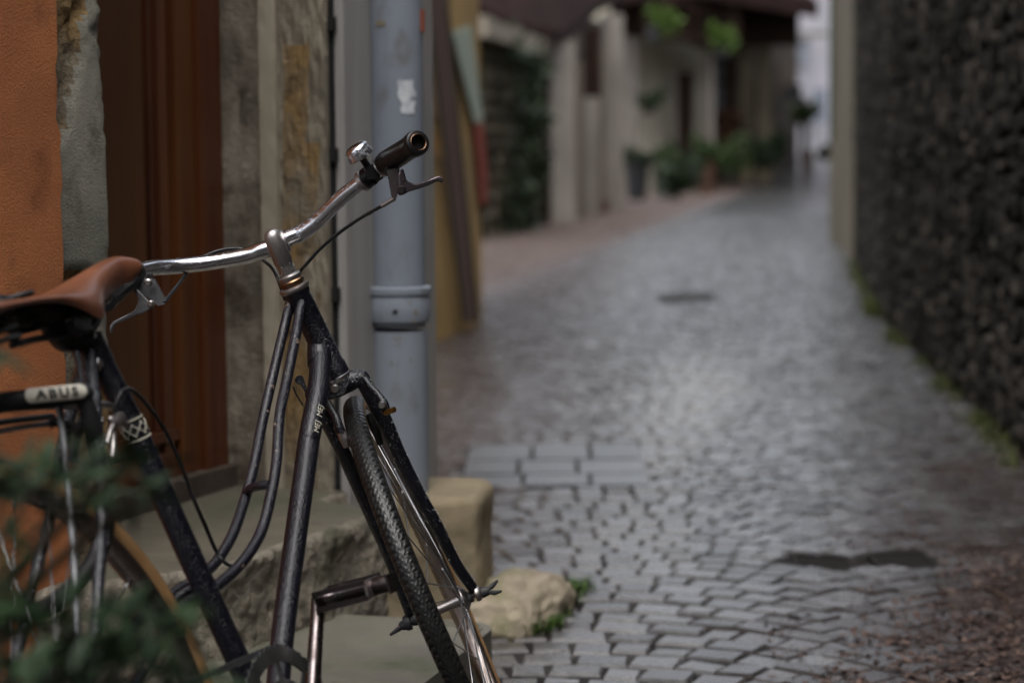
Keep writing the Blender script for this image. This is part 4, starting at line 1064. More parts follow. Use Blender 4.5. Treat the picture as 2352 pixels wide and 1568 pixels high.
# bell
bc = P(831, 361, 3.035); ba = (P(808, 326, 3.02) - bc).normalized(); ba = (ba + V(0, .28, 0)).normalized()
bell = B(); lathe(bell, bc, ba, [(.0155, .001), (.0178, 0), (.0181, .0015), (.0178, .004), (.0175, .011), (.0164, .0155), (.0135, .0185), (.008, .0200), (.0001, .0205)], 40)
bell = part('bell', bell, M_chrome, smooth=60)
bm = B(); tube(bm, [bc + ba * .002, P(853, 396, 3.045)], .0052, 16); part('bell_post', bm, M_grip, bell)
bd_ = (P(861, 396, 3.06) - P(828, 420, 3.07)).normalized()
for (px, py, L_, r_, m_) in ((834, 416, .0085, .0152, M_alu), (846, 406.5, .012, .0150, M_grip), (861, 396, .010, .0138, M_grip)):
    bm = B(); lathe(bm, P(px, py, 3.063) - bd_ * L_ / 2, bd_, [(r_ - .002, 0), (r_, .0012), (r_, L_ - .0012), (r_ - .002, L_)], 32); part('bell_clamp', bm, m_, bell)
bm = B(); cbox(bm, P(857, 392, 3.040) - ZU * .012, .018, .014, .020, .2); bev(bm, .004, 2); part('bell_bracket', bm, M_grip, bell)
# right brake lever
tov = V(0, -1, 0)   # towards the camera
def pplate(pts, d, th, dd=0):
    bm = B(); plate(bm, [P(x, y, d + dd * i) for i, (x, y) in enumerate(pts)], V(0, th, 0)); return bm
lev = part('brake_lever', pplate([(921, 387), (926, 387), (934, 416), (955, 423), (983, 414), (1008, 404), (1014, 406), (1020, 416), (1017, 421), (1004, 416), (985, 426), (962, 434), (938, 441), (922, 450), (912, 447), (917, 430), (915, 404)], 2.985, .007), M_levdark, smooth=30)
bmx = bmesh.new(); bmx.from_mesh(lev.data); bev(bmx, .0016, 2, 40); bmx.to_mesh(lev.data); bmx.free()
bm = pplate([(888, 392), (916, 384), (919, 420), (911, 453), (905, 461), (899, 452)], 2.998, .014); bev(bm, .003, 2); part('lever_bracket', bm, M_rustchrome, lev, 30)
bm = B(); lathe(bm, P(922, 436, 2.98), (0, 1, 0), [(.0045, -.002), (.0055, 0), (.0055, .012)], 16); part('lever_pivot', bm, M_rustchrome, lev)
bm = B(); lathe(bm, P(895, 394, 3.015), (0, 1, 0), [(.006, -.010), (.0075, -.008), (.0075, .01)], 16); part('clamp_bolt', bm, M_grip, lev)
bm = B(); lathe(bm, P(878, 382, 3.04) - bd_ * .006, bd_, [(.012, 0), (.0148, .001), (.0148, .012), (.012, .013)], 32); part('lever_clamp', bm, M_alu, lev)
bm = B(); tube(bm, [P(906, 456, 3.0), P(877, 473, 3.01)], .0034, 12); part('cable_adjuster', bm, M_alu, lev)
# left brake lever
lev2 = part('brake_lever', pplate([(306, 664), (311, 657), (322, 672), (340, 690), (354, 700), (350, 707), (325, 721), (317, 722), (300, 730), (264, 745), (258, 756), (256, 766), (250, 764), (252, 748), (262, 737), (296, 720), (309, 713), (318, 692)], 2.985, .006), M_lev, smooth=30)
bmx = bmesh.new(); bmx.from_mesh(lev2.data); bev(bmx, .0014, 2, 40); bmx.to_mesh(lev2.data); bmx.free()
bm = pplate([(305, 650), (318, 643), (353, 641), (380, 690), (378, 699), (362, 702), (342, 686), (318, 668)], 3.0, .012); bev(bm, .0025, 2); part('lever_bracket', bm, M_lev, lev2, 30)
for (x_, y_, r_) in ((340, 649, .0055), (346, 697, .0045)):
    bm = B(); lathe(bm, P(x_, y_, 2.978), (0, 1, 0), [(r_ * .6, -.004), (r_, -.002), (r_, .01)], 16); part('lever_pivot', bm, M_alu, lev2)
bm = B(); lathe(bm, P(327, 633, 3.05), (P(350, 617, 3.07) - P(312, 624, 3.02)), [(.012, -.006), (.0138, -.005), (.0138, .006), (.012, .007)], 32); part('lever_clamp', bm, M_chrome, lev2)
# cables
tpart('brake_cable', [P(879, 472, 3.01), P(828, 501, 3.03), P(780, 534, 3.05), P(737, 570, 3.07), P(707, 603, 3.085), P(687, 630, 3.11), P(684, 680, 3.15), P(720, 780, 3.16), P(760, 850, 3.16)], .0025, M_cable, 8, 10)
tpart('brake_cable', [P(377, 695, 3.0), P(398, 668, 3.04), P(424, 634, 3.10), P(450, 600, 3.14), P(484, 582, 3.155), P(520, 572, 3.16), P(556, 572, 3.16), P(585, 582, 3.16), P(605, 598, 3.15), P(626, 617, 3.13), P(641, 648, 3.11), P(655, 690, 3.115)], .0025, M_cable, 8, 10)
tpart('rear_brake_cable', [P(262, 958, 2.55), P(268, 926, 2.55), P(282, 897, 2.56), P(307, 898, 2.585), P(345, 938, 2.61), P(374, 980, 2.63), P(399, 1029, 2.65), P(420, 1078, 2.66), P(435, 1121, 2.67), P(456, 1172, 2.68), P(474, 1213, 2.70), P(494, 1260, 2.73), P(513, 1288, 2.73), P(535, 1299, 2.74), P(560, 1290, 2.76)], .0026, M_cable, 8, 10)
# saddle
def saddle():
    crest = [(304, 612, 2.715), (296, 598, 2.71), (280, 591, 2.695), (259, 590, 2.675), (231, 601, 2.645), (198, 619, 2.605), (154, 645, 2.56), (110, 670, 2.51), (66, 687, 2.46), (0, 701, 2.39), (-60, 706, 2.33), (-110, 716, 2.27)]
    redge = [(304, 622, 2.71), (300, 638, 2.70), (284, 652, 2.685), (264, 662, 2.665), (242, 677, 2.63), (224, 700, 2.59), (222, 738, 2.545), (168, 716, 2.48), (110, 702, 2.42), (22, 712, 2.33), (-60, 742, 2.25), (-110, 760, 2.20)]
    C = catmull([P(*p) for p in crest], 5); E_ = catmull([P(*p) for p in redge], 5)
    n = len(C); bm = B(); S = 12; rows_ = []
    for i in range(n):
        t = (C[min(i + 1, n - 1)] - C[max(i - 1, 0)]).normalized()
        lat = BL - t * BL.dot(t); lat.normalize(); up = t.cross(lat).normalized(); up = up if up.z > 0 else -up
        e = E_[i] - C[i]; er = e
        row = []
        # right side: bulging curve from crest to edge
        for k in range(-S, S + 1):
            f_ = abs(k) / S
            if k <= 0:
                # right
                a = f_
                hor = er - up * er.dot(up); ver = up * er.dot(up)
                p = C[i] + hor * math.sin(a * math.pi / 2) + ver * (1 - math.cos(a * math.pi / 2)) - lat * .017 * math.sin(a * math.pi * .8) * min(1, .35 + i / 8)
            else:
                lat_amt = -er.dot(lat) if er.dot(lat) < 0 else .01
                lat_amt = max(.016, lat_amt)
                drop = max(.012, -er.dot(up)) * .9
                al = er.dot(t)
                p = C[i] + lat * lat_amt * math.sin(f_ * math.pi / 2) - up * drop * (1 - math.cos(f_ * math.pi / 2)) + t * al * f_ * f_
            row.append(p)
        rows_.append(row)
    vs_ = [[bm.verts.new(p) for p in row] for row in rows_]
    for i in range(n - 1):
        for k in range(2 * S): bm.faces.new((vs_[i][k], vs_[i][k + 1], vs_[i + 1][k + 1], vs_[i + 1][k]))
    bm.normal_update(); ins = []
    for i in range(n):
        cen_ = sum(rows_[i], Vector()) / len(rows_[i]) - ZU * .02; r_ = []
        for k in range(2 * S + 1):
            nn = vs_[i][k].normal.copy()
            if nn.dot(rows_[i][k] - cen_) < 0: nn = -nn
            r_.append(bm.verts.new(rows_[i][k] - nn * .0035))
        ins.append(r_)
    for i in range(n - 1):
        for k in range(2 * S):
            f = bm.faces.new((ins[i][k], ins[i + 1][k], ins[i + 1][k + 1], ins[i][k + 1])); f.material_index = 1
        for k in (0, 2 * S): bm.faces.new((vs_[i][k], vs_[i + 1][k], ins[i + 1][k], ins[i][k]))
    for i in (0, n - 1):
        for k in range(2 * S): bm.faces.new((vs_[i][k], vs_[i][k + 1], ins[i][k + 1], ins[i][k]))
    return bm
sad = part('saddle', saddle(), [M_leather, M_under], smooth=60)
# nose cap
def coil(bm, c, ax, r, h, turns, wr):
    ax = ax.normalized(); n = ax.cross(V(0, 1, 0)).normalized(); b = ax.cross(n); pts = []
    for k in range(turns * 10 + 1):
        a = k / 10 * 2 * math.pi; pts.append(c + ax * h * k / (turns * 10) + (n * math.cos(a) + b * math.sin(a)) * r)
    tube(bm, pts, wr, 7)
for (px, py, d) in ((10, 792, 2.33), (62, 770, 2.44)):
    bm = B(); coil(bm, P(px, py, d), BU, .018, .05, 5, .0032); part('saddle_spring', bm, M_lock, sad)
bm = B(); tube(bm, [P(238, 690, 2.66), P(222, 740, 2.60), P(190, 770, 2.56), P(130, 752, 2.50), P(60, 740, 2.43), P(0, 735, 2.37)], .0048, 10, 8); part('saddle_rail', bm, M_lock, sad)
bm = B(); tube(bm, [P(246, 680, 2.67), P(215, 720, 2.64), P(170, 755, 2.58), P(100, 748, 2.50), P(30, 752, 2.42), P(-30, 760, 2.37)], .0048, 10, 8); part('saddle_rail', bm, M_lock, sad)
bm = B(); tube(bm, [P(28, 792, 2.33), P(85, 778, 2.42), P(130, 772, 2.48), P(170, 770, 2.53)], .0042, 10, 6); part('saddle_rail', bm, M_lock, sad)
bm = B(); tube(bm, [P(112, 745, 2.49), P(150, 772, 2.535), P(186, 768, 2.55)], [.012, .019, .016], 14, 3, round_ends=True); part('saddle_clamp', bm, M_lock, sad)
bm = B(); lathe(bm, P(168, 742, 2.50), -BL, [(.017, 0), (.017, .012), (.013, .016)], 22); part('clamp_washer', bm, M_lock, sad)
bm = B(); lathe(bm, P(158, 735, 2.49), -BL, [(.007, 0), (.007, .008)], 12); part('clamp_nut', bm, M_alu, sad)
bm = B(); tube(bm, [P(60, 700, 2.43), P(90, 715, 2.45), P(130, 725, 2.50), P(176, 728, 2.56), P(205, 735, 2.6)], [.014, .018, .018, .02, .012], 10, 4, flat=(BU, .6)); part('saddle_underframe', bm, M_under, sad)
bm = B(); lathe(bm, P(236, 695, 2.66), (P(252, 676, 2.67) - P(236, 695, 2.66)), [(.004, 0), (.006, .004), (.006, .012), (.004, .016)], 12); part('nose_bolt', bm, M_alu, sad)
bm = B(); tube(bm, [P(176, 760, 2.563), P(216, 800, 2.577)], .0135, 22); part('seat_post', bm, M_alu)

# wheels
def wheel(name, c, ax, R, gum_both, tread, parent=bike, twist=0.0):
    c = Vector(c); ax = ax.normalized(); u = ax.cross(ZU).normalized(); v = ax.cross(u)
    if v.z < 0: v = -v
    wheel_ = bpy.data.objects.new(name, None); COL.objects.link(wheel_); wheel_.parent = parent; wheel_.location = c - wloc(parent)
    tr = .0165; Rc = R - tr
    # tyre: fine mesh with grooves
    NU = 1260 if tread else 160; NV = 34 if tread else 20
    co = []
    for i in range(NU):
        th = 2 * math.pi * i / NU; rd = u * math.cos(th) + v * math.sin(th)
        for j in range(NV):
            ph = -2.35 + 4.7 * j / (NV - 1)     # 0 = outermost
            dr = 0
            if tread:
                lat = ph * tr * 1000; per = 11.0; s = (th * Rc * 1000) / per; tri = abs((s % 1) * 2 - 1)
                g = 0
                for l0_, am in ((-7.2, 2.6), (0, 3.0), (7.2, 2.6)):
                    dl = abs(lat - l0_ - am * (tri - .5) * 2)
                    g = max(g, 1.15 - dl / 1.25)
                if abs(abs(lat) - 11.5) < 2.2 and (s * 1.0) % 1 < .22: g = max(g, .8)
                if abs(abs(lat) - 16.5) < 1.6 and (s * .8) % 1 < .25: g = max(g, .6)
                dr = -.0019 * max(0, min(1, g * 1.5))
            prof = tr + dr
            p = c + rd * (Rc + math.cos(ph) * prof) + ax * math.sin(ph) * prof
            co.append(p)
    bm = B(); vv = [bm.verts.new(p) for p in co]
    for i in range(NU):
        for j in range(NV - 1):
            a = i * NV + j; b = ((i + 1) % NU) * NV + j
            f = bm.faces.new((vv[a], vv[a + 1], vv[b + 1], vv[b]))
            phm = -2.35 + 4.7 * (j + .5) / (NV - 1)
            if (gum_both or True) and abs(phm) > (1.45 if tread else 1.15): f.material_index = 1
    ty = part('tyre', bm, [M_rubber, M_gum], wheel_, True, recalc=True)
    # rim
    Rr = Rc - .009
    prof = [(Rr + .006, -.0125), (Rr + .008, -.0115), (Rr - .002, -.0115), (Rr - .010, -.010), (Rr - .013, -.004), (Rr - .0135, 0), (Rr - .013, .004), (Rr - .010, .010), (Rr - .002, .0115), (Rr + .008, .0115), (Rr + .006, .0125), (Rr - .004, .0135), (Rr - .012, .0115), (Rr - .0155, .005), (Rr - .016, 0), (Rr - .0155, -.005), (Rr - .012, -.0115), (Rr - .004, -.0135)]
    bm = B(); lathe(bm, c, ax, prof, 140, closed=True); part('rim', bm, M_rim, wheel_, 50)
    # hub
    bm = B(); lathe(bm, c, ax, [(.006, -.042), (.012, -.040), (.020, -.034), (.020, -.030), (.010, -.027), (.0075, -.012), (.0075, .012), (.010, .027), (.020, .030), (.020, .034), (.012, .040), (.006, .042)], 28); part('hub', bm, M_alu, wheel_)
    # spokes
    ns = 36; sprot = None
    for k in range(ns):
        th = 2 * math.pi * k / ns + twist; side = 1 if k % 2 else -1; cr = 1 if (k // 2) % 2 else -1
        rim_p = c + (u * math.cos(th) + v * math.sin(th)) * (Rr - .014) + ax * side * .002
        th2 = th + cr * R_(68); hub_p = c + (u * math.cos(th2) + v * math.sin(th2)) * .018 + ax * side * .032
        bm = B(); tube(bm, [hub_p, rim_p], .00105, 6); d_ = (hub_p - rim_p).normalized(); tube(bm, [rim_p, rim_p + d_ * .012], .0018, 6)
        part('spoke', bm, M_spoke, wheel_, True)
    return wheel_, u, v
AXL = V(-.9207, -.041, -.388).normalized()
FA = (P(1097, 1362, 3.247) + P(939, 1427, 3.25)) / 2
AXL = (P(937, 1429, 3.252) - P(1098, 1360, 3.247)); AXL = AXL.normalized()
AXL = V(AXL.x, -.040, AXL.z).normalized()
fwheel, fu, fv = wheel('front_wheel', FA, AXL, .343, True, True)
RA = W(-.44, 0, .045)
rwheel, ru, rv = wheel('rear_wheel', RA, BL, .343, True, False, twist=.05)
bm = B(); prof = [(.030 + .0055 * i, -.040 + (0 if i % 1 else 0)) for i in range(2)]
lathe(bm, RA - BL * .040, BL, [(.034, 0), (.036, .001), (.034, .002), (.028, .003), (.026, .008), (.020, .012), (.012, .013)], 32); part('freewheel', bm, M_ring, rwheel)
# fork
cr0 = P(723, 905, 3.125); cr1 = P(829, 868, 3.118)
bm = B(); tube(bm, [cr0, P(770, 889, 3.118), P(806, 874, 3.116), cr1], [.0145, .0160, .0145, .0125], 22, 6, round_ends=True, flat=(V(0, 1, 0), .8)); fork = part('fork_crown', bm, M_paint); DROPS.append(([cr0, cr1], .015))
bm = B(); plate(bm, [P(x, y, 3.10) for x, y in ((742, 890), (760, 872), (788, 866), (800, 880), (790, 905), (770, 912), (746, 922))], V(0, .03, 0)); bev(bm, .004, 2); part('crown_boss', bm, M_paint)
bm = B(); lathe(bm, P(770, 892, 3.105), V(0, 1, 0), [(.005, -.008), (.0068, -.006), (.0085, 0), (.0085, .01)], 18); part('brake_bolt', bm, M_alu)
bm = B(); lathe(bm, HBt - hd_ * .001, hd_, [(.0195, 0), (.0212, .001), (.0212, .006), (.0200, .0085)], 40); part('lower_headset_cup', bm, M_chrome)
tpart('fork_blade', [P(828, 868, 3.118), P(840, 885, 3.12), P(884, 967, 3.135), P(915, 1040, 3.15), P(962, 1134, 3.17), P(1004, 1208, 3.19), P(1046, 1291, 3.22), P(1086, 1350, 3.243)], [.0120, .0115, .0112, .0106, .0098, .0092, .0085, .0078], M_paint, 6, 22, round_ends=True)
tpart('fork_blade', [P(724, 906, 3.125), P(747, 956, 3.13), P(789, 1040, 3.15), P(831, 1134, 3.17), P(868, 1218, 3.19), P(899, 1291, 3.215), P(940, 1404, 3.245)], [.0120, .0112, .0108, .0102, .0096, .0090, .0078], M_paint, 6, 22, round_ends=True)
# axle, nuts, wing nuts
ad = (P(1130, 1352, 3.246) - P(1098, 1362, 3.247)).normalized()
bm = B(); tube(bm, [P(1052, 1382, 3.25), P(1125, 1351, 3.246)], .0040, 12); part('axle', bm, M_rustchrome, fwheel)
bm = B(); lathe(bm, P(1062, 1378, 3.25), P(1092, 1365, 3.247) - P(1062, 1378, 3.25), [(.010, 0), (.0085, .006), (.0085, .016)], 18); part('axle_cone', bm, M_planter, fwheel)
bm = B(); lathe(bm, P(1092, 1364, 3.244), ad, [(.0105, 0), (.0118, .002), (.0110, .006), (.0085, .009), (.006, .010)], 24); part('washer', bm, M_alu, fwheel)
def wing(parent, base, tips, ad_, m):
    bm = B(); lathe(bm, base, ad_, [(.0075, -.006), (.0085, -.003), (.0070, .005), (.0050, .008)], 16); w_ = part('wing_nut', bm, m, parent)
    for t0_ in tips:
        bm = B(); tube(bm, [base, base.lerp(t0_[0], .5), t0_[0], t0_[1]], [.0035, .0030, .0042, .0022], 10, 5, round_ends=True, flat=(V(0, 1, 0), .55)); part('wing', bm, m, w_)
wing(fwheel, P(1113, 1358, 3.244), [(P(1130, 1345, 3.25), P(1141, 1334, 3.25)), (P(1136, 1360, 3.236), P(1150, 1357, 3.236))], ad, M_planter)
ad2 = -ad
bm = B(); tube(bm, [P(985, 1408, 3.25), P(915, 1440, 3.25)], .0040, 12); part('axle', bm, M_rustchrome, fwheel)
bm = B(); lathe(bm, P(962, 1418, 3.25), ad2, [(.009, 0), (.010, .006), (.0085, .012)], 18); part('axle_cone', bm, M_planter, fwheel)
bm = B(); lathe(bm, P(943, 1427, 3.25), ad2, [(.0115, 0), (.012, .006), (.010, .010)], 18); part('washer', bm, M_planter, fwheel)
wing(fwheel, P(930, 1434, 3.25), [(P(915, 1444, 3.25), P(898, 1456, 3.25))], ad2, M_planter)
# front caliper brake
cal = tpart('brake_caliper', [P(838, 868, 3.10), P(852, 888, 3.095), P(868, 905, 3.09), P(882, 926, 3.085), P(888, 944, 3.085)], [.0045, .005, .005, .0062, .0058], M_paint, 5, 12)
bm = B(); tube(bm, [P(884, 948, 3.085), P(906, 940, 3.07)], .0040, 14); part('brass_ferrule', bm, M_brass, cal)
bm = B(); lathe(bm, P(877, 930, 3.075), V(0, 1, 0), [(.004, -.003), (.0055, 0), (.0055, .006)], 12); part('pinch_nut', bm, M_alu, cal)
bm = B(); tube(bm, [P(846, 950, 3.16), P(862, 985, 3.16), P(874, 1020, 3.165)], [.006, .007, .005], 10, 4); part('brake_pad', bm, M_rubber, cal)
cal2 = tpart('brake_caliper', [P(752, 925, 3.10), P(770, 955, 3.09), P(778, 978, 3.085), P(783, 992, 3.085)], [.006, .006, .0068, .007], M_paint, 5, 12, drops=False)
bm = B(); tube(bm, [P(776, 975, 3.09), P(790, 1006, 3.09), P(797, 1027, 3.09)], [.0068, .0075, .005], 10, 4); part('brake_pad', bm, M_alu, cal2)
bm = B(); plate(bm, [P(x, y, 3.09) for x, y in ((676, 872), (682, 863), (692, 862), (697, 868), (704, 890), (700, 900), (690, 884), (680, 880))], V(0, .004, 0)); part('cable_hanger', bm, M_paint)
bm = B(); tube(bm, [P(673, 888, 3.09), P(680, 905, 3.09), P(697, 932, 3.09)], .0013, 8); part('brake_wire', bm, M_cable)

# crankset
CC = P(676, 1682, 2.64)
cdx = -BL.normalized()
crs = bpy.data.objects.new('crankset', None); COL.objects.link(crs); crs.parent = bike; crs.location = CC - wloc(bike)
bm = B()
u_, v_ = BF, BU
def ringband(bm, r0, r1, th, n=96, teeth=0):
    A = []
    for k in range(n):
        a = 2 * math.pi * k / n; d = u_ * math.cos(a) + v_ * math.sin(a)
        ro = r1 + (teeth if (k % 2 == 0) else 0)
        A.append([bm.verts.new(CC + d * r0 - cdx * th / 2), bm.verts.new(CC + d * ro - cdx * th / 2), bm.verts.new(CC + d * ro + cdx * th / 2), bm.verts.new(CC + d * r0 + cdx * th / 2)])
    for k in range(n):
        p, q = A[k], A[(k + 1) % n]
        for j in range(4): bm.faces.new((p[j], p[(j + 1) % 4], q[(j + 1) % 4], q[j]))
ringband(bm, .088, .106, .003, 104, .0035); ringband(bm, .052, .066, .003); ringband(bm, .016, .034, .006)
for k in range(9):
    a = 2 * math.pi * k / 9 + .1; d = u_ * math.cos(a) + v_ * math.sin(a); e = v_ * math.cos(a) - u_ * math.sin(a)
    r0_, r1_, wd = (.030, .056, .010) if k % 3 == 0 else (.062, .09, .008)
    box(bm, CC + d * r0_ - e * wd / 2 - cdx * .0013, d * (r1_ - r0_), e * wd, cdx * .0026)
    if k % 3 == 0: box(bm, CC + d * .062 - e * wd / 2 - cdx * .0013, d * .028, e * wd, cdx * .0026)
part('chainring', bm, M_ring, crs, 30)
# chain
bm = B(); pr_ = .106
nlk = 46; path = []
for k in range(17): a = math.pi / 2 + .15 - math.pi * k / 16; path.append(CC - cdx * .004 + (u_ * math.cos(a) + v_ * math.sin(a)) * pr_)
rc = RA - BL * .044 - BL * 0
for k in range(9): a = -math.pi / 2 - math.pi * k / 8; path.append(rc + (BF * math.cos(a) + BU * math.sin(a)) * .036)
full = []
for i in range(len(path)):
    a, b = path[i], path[(i + 1) % len(path)]; L = (b - a).length; k = max(1, round(L / .0127))
    for j in range(k): full.append(a.lerp(b, j / k))
for i in range(len(full)):
    a, b = full[i], full[(i + 1) % len(full)]; t = (b - a)
    if t.length < .004: continue
    n_ = t.normalized().cross(cdx); hgt = n_.normalized() * .008; wdt = cdx * (.0065 if i % 2 else .0045)
    box(bm, a - hgt / 2 - wdt / 2 - t * .15, t * 1.3, hgt, wdt)
o = part('chain', bm, M_planter, bike, 20); o['kind'] = 'stuff'
# cranks
def crank(cpt, dirv, L, nm='crank'):
    bm = B(); tube(bm, [cpt, cpt + dirv * L * .15, cpt + dirv * L * .85, cpt + dirv * L], [.0135, .0108, .0090, .0098], 18, 3, round_ends=True, flat=(cdx, .95)); return part(nm, bm, M_rustchrome, crs, 50)
PA = P(731, 1380, 2.74); CB = CC + cdx * .018 + V(0, 0, 0)
CB = P(712, 1676, 2.64)
crank(CB, (PA - CB).normalized(), (PA - CB).length)
crank(W(0, .065, 0), -(PA - CB).normalized(), (PA - CB).length)
bm = B(); lathe(bm, CC - cdx * .12, cdx, [(.008, 0), (.008, .145)], 16); part('spindle', bm, M_rustchrome, crs)
# pedal
pa, pb = P(742, 1376, 2.742), P(906, 1334, 2.705); pdv = (pb - pa).normalized(); Lp = (pb - pa).length
side = pdv.cross(V(0, 1, 0)).normalized()
ped = bpy.data.objects.new('pedal', None); COL.objects.link(ped); ped.parent = crs; ped.location = pa - wloc(crs)
def pp2(nm, bm, m, sm=40):
    o = obj(nm, bm, m, crs, smooth=sm); return o
bpy.data.objects.remove(ped)
upv = V(0, 0, 1) - pdv * pdv.z; upv.normalize(); fwv = pdv.cross(upv).normalized()
for o_ in (-.013, .007):
    for w_ in (.020, -.026):
        bm = B(); box(bm, pa + upv * o_ + fwv * w_, pdv * Lp * .72, upv * .0065, fwv * .006); bev(bm, .0022, 2); part('pedal_cage', bm, M_rustchrome, crs, 40)
bm = B(); lathe(bm, pa, pdv, [(.0115, 0), (.0125, .002), (.0125, .010), (.0098, .013), (.0095, Lp * .25), (.0098, Lp * .62), (.011, Lp * .66), (.011, Lp * .74)], 24); part('pedal_barrel', bm, M_rustchrome, crs, 50)
bm = B(); lathe(bm, pa + pdv * (Lp * .78), pdv, [(.009, -.006), (.0112, 0), (.0112, .010), (.0108, .016), (.0080, .0175)], 28); part('pedal_cap', bm, M_rustchrome, crs, 50)
bm = B(); box(bm, pa + pdv * .0005 - upv * .0125 - fwv * .026, pdv * .003, upv * .025, fwv * .050); bev(bm, .001, 1); part('pedal_end_plate', bm, M_rustchrome, crs)
bm = B(); box(bm, pa + pdv * Lp * .70 - upv * .0115 - fwv * .026, pdv * .003, upv * .023, fwv * .050); bev(bm, .001, 1); part('pedal_end_plate', bm, M_alu, crs)
bm = B(); box(bm, pa + pdv * (Lp - .006) - upv * .013 - fwv * .012, pdv * .003, upv * .024, fwv * .024); bev(bm, .001, 1); part('pedal_end_plate', bm, M_rustchrome, crs)
# down tube lettering (fragments of worn white letters wrapping the tube)
def tube_text(txt, p0, p1, ctr_t, size, rad, m, name, ang0=0.0, squash=1.0):
    cu = bpy.data.curves.new('t', 'FONT'); cu.body = txt; cu.size = size; cu.align_x = 'CENTER'; cu.align_y = 'CENTER'; cu.resolution_u = 3; cu.offset = -.0001
    to = bpy.data.objects.new('t', cu); COL.objects.link(to)
    dg = bpy.context.evaluated_depsgraph_get(); dg.update(); me = bpy.data.meshes.new_from_object(to.evaluated_get(dg))
    bpy.data.objects.remove(to)
    bm = B(); bm.from_mesh(me); bpy.data.meshes.remove(me)
    bmesh.ops.triangulate(bm, faces=bm.faces[:]); bmesh.ops.subdivide_edges(bm, edges=bm.edges[:], cuts=2, use_grid_fill=True)
    ax = (p1 - p0).normalized(); c_ = p0.lerp(p1, ctr_t)
    vw = (C0 - c_); vw = (vw - ax * vw.dot(ax)).normalized(); sdv = ax.cross(vw).normalized()
    for v in bm.verts:
        x, y = v.co.x, v.co.y * squash; a = ang0 - y / rad
        v.co = c_ + ax * x + (vw * math.cos(a) + sdv * math.sin(a)) * (rad + .0005)
    return bm, ax, sdv
d0, d1 = P(713, 994, 3.01), P(724, 932, 3.035)   # direction upwards
dd0, dd1 = P(705, 1040, 2.99), P(716, 950, 3.03)
for py_ in (988, 952):
    k_ = (994 - py_) / 62
    bm, a_, s_ = tube_text('MEJ', d0, d1, k_, .0125, .0156, M_decal, 'lettering', .55, 1.0)
    part('lettering', bm, M_decal, smooth=False, recalc=False)
# band and lattice on seat tube
sa0, sa1 = P(307, 983, 2.60), P(300, 968, 2.60); sax = (P(420, 1240, 2.622) - P(307, 983, 2.60)).normalized()
bcn = P(309, 985, 2.60)
for k in (-.0125, .0125):
    bm = B(); lathe(bm, bcn + sax * k, sax, [(.0152, -.0009), (.0157, -.0008), (.0157, .0008), (.0152, .0009)], 40, closed=True); part('decal_band', bm, M_decal)
vw = (C0 - bcn); vw = (vw - sax * vw.dot(sax)).normalized(); sdv = sax.cross(vw).normalized()
bm = B()
def onseat(a, h): return bcn + sax * h + (vw * math.cos(a) + sdv * math.sin(a)) * .0156
for s in (1, -1):
    for a0 in (-1.6, -.8, 0, .8):
        tube(bm, [onseat(a0 + k * .16, s * (-.008 + .016 * k / 6)) for k in range(7)], .0006, 5)
part('decal_lattice', bm, M_decal)
# rack
rk_ = bpy.data.objects.new('luggage_rack', None); COL.objects.link(rk_); rk_.parent = bike; rk_.location = P(100, 940, 2.45) - wloc(bike)
def rp(nm, pts, r, m=M_alu, n=4): 
    bm = B(); tube(bm, pts, r, 12, n); return part(nm, bm, m, rk_)
rp('rack_rail', [P(-260, 958, 2.22), P(0, 939, 2.40), P(128, 932, 2.47), P(215, 931, 2.52)], .0042)
rp('rack_rail', [P(-260, 985, 2.34), P(-60, 975, 2.44), P(60, 962, 2.54), P(120, 955, 2.60)], .0038, M_lock)
rp('rack_stay', [P(-120, 1015, 2.30), P(0, 990, 2.39), P(60, 979, 2.43), P(113, 972, 2.46)], .0036)
rp('rack_leg', [P(135, 932, 2.46), P(143, 985, 2.45), P(155, 1100, 2.42), P(168, 1255, 2.39), P(172, 1320, 2.37), P(176, 1400, 2.35), P(185, 1600, 2.29), P(193, 1725, 2.235)], .0042, M_dull)
rp('rack_brace', [P(212, 930, 2.52), P(243, 929, 2.55), P(262, 936, 2.57)], .0045)
rp('rack_bracket', [P(113, 972, 2.46), P(132, 968, 2.465), P(150, 976, 2.47), P(170, 980, 2.50)], .006, M_planter)
# rear brake arms
rp('rear_brake_arm', [P(266, 965, 2.55), P(253, 990, 2.53), P(247, 1018, 2.52)], .0042)
rp('rear_brake_arm', [P(258, 985, 2.54), P(260, 1020, 2.53), P(257, 1050, 2.52)], .0045)
bm = B(); lathe(bm, P(268, 966, 2.545), -BL, [(.006, -.002), (.009, 0), (.009, .008), (.005, .010)], 16); part('brake_pivot', bm, M_alu, rk_)
rp('brake_clip', [P(252, 962, 2.55), P(268, 966, 2.55), P(290, 974, 2.565)], .0045)
rp('rack_leg', [P(192, 1140, 2.40), P(189, 1165, 2.40), P(186, 1178, 2.40)], .0045)
rp('reflector_bracket', [P(200, 935, 2.52), P(175, 1010, 2.52), P(168, 1060, 2.52)], .0055, M_planter)
bm = B(); tube(bm, [P(190, 805, 2.57), P(200, 850, 2.565), P(198, 900, 2.555)], [.012, .013, .011], 14, 3, round_ends=True); part('seat_clamp', bm, M_paint)

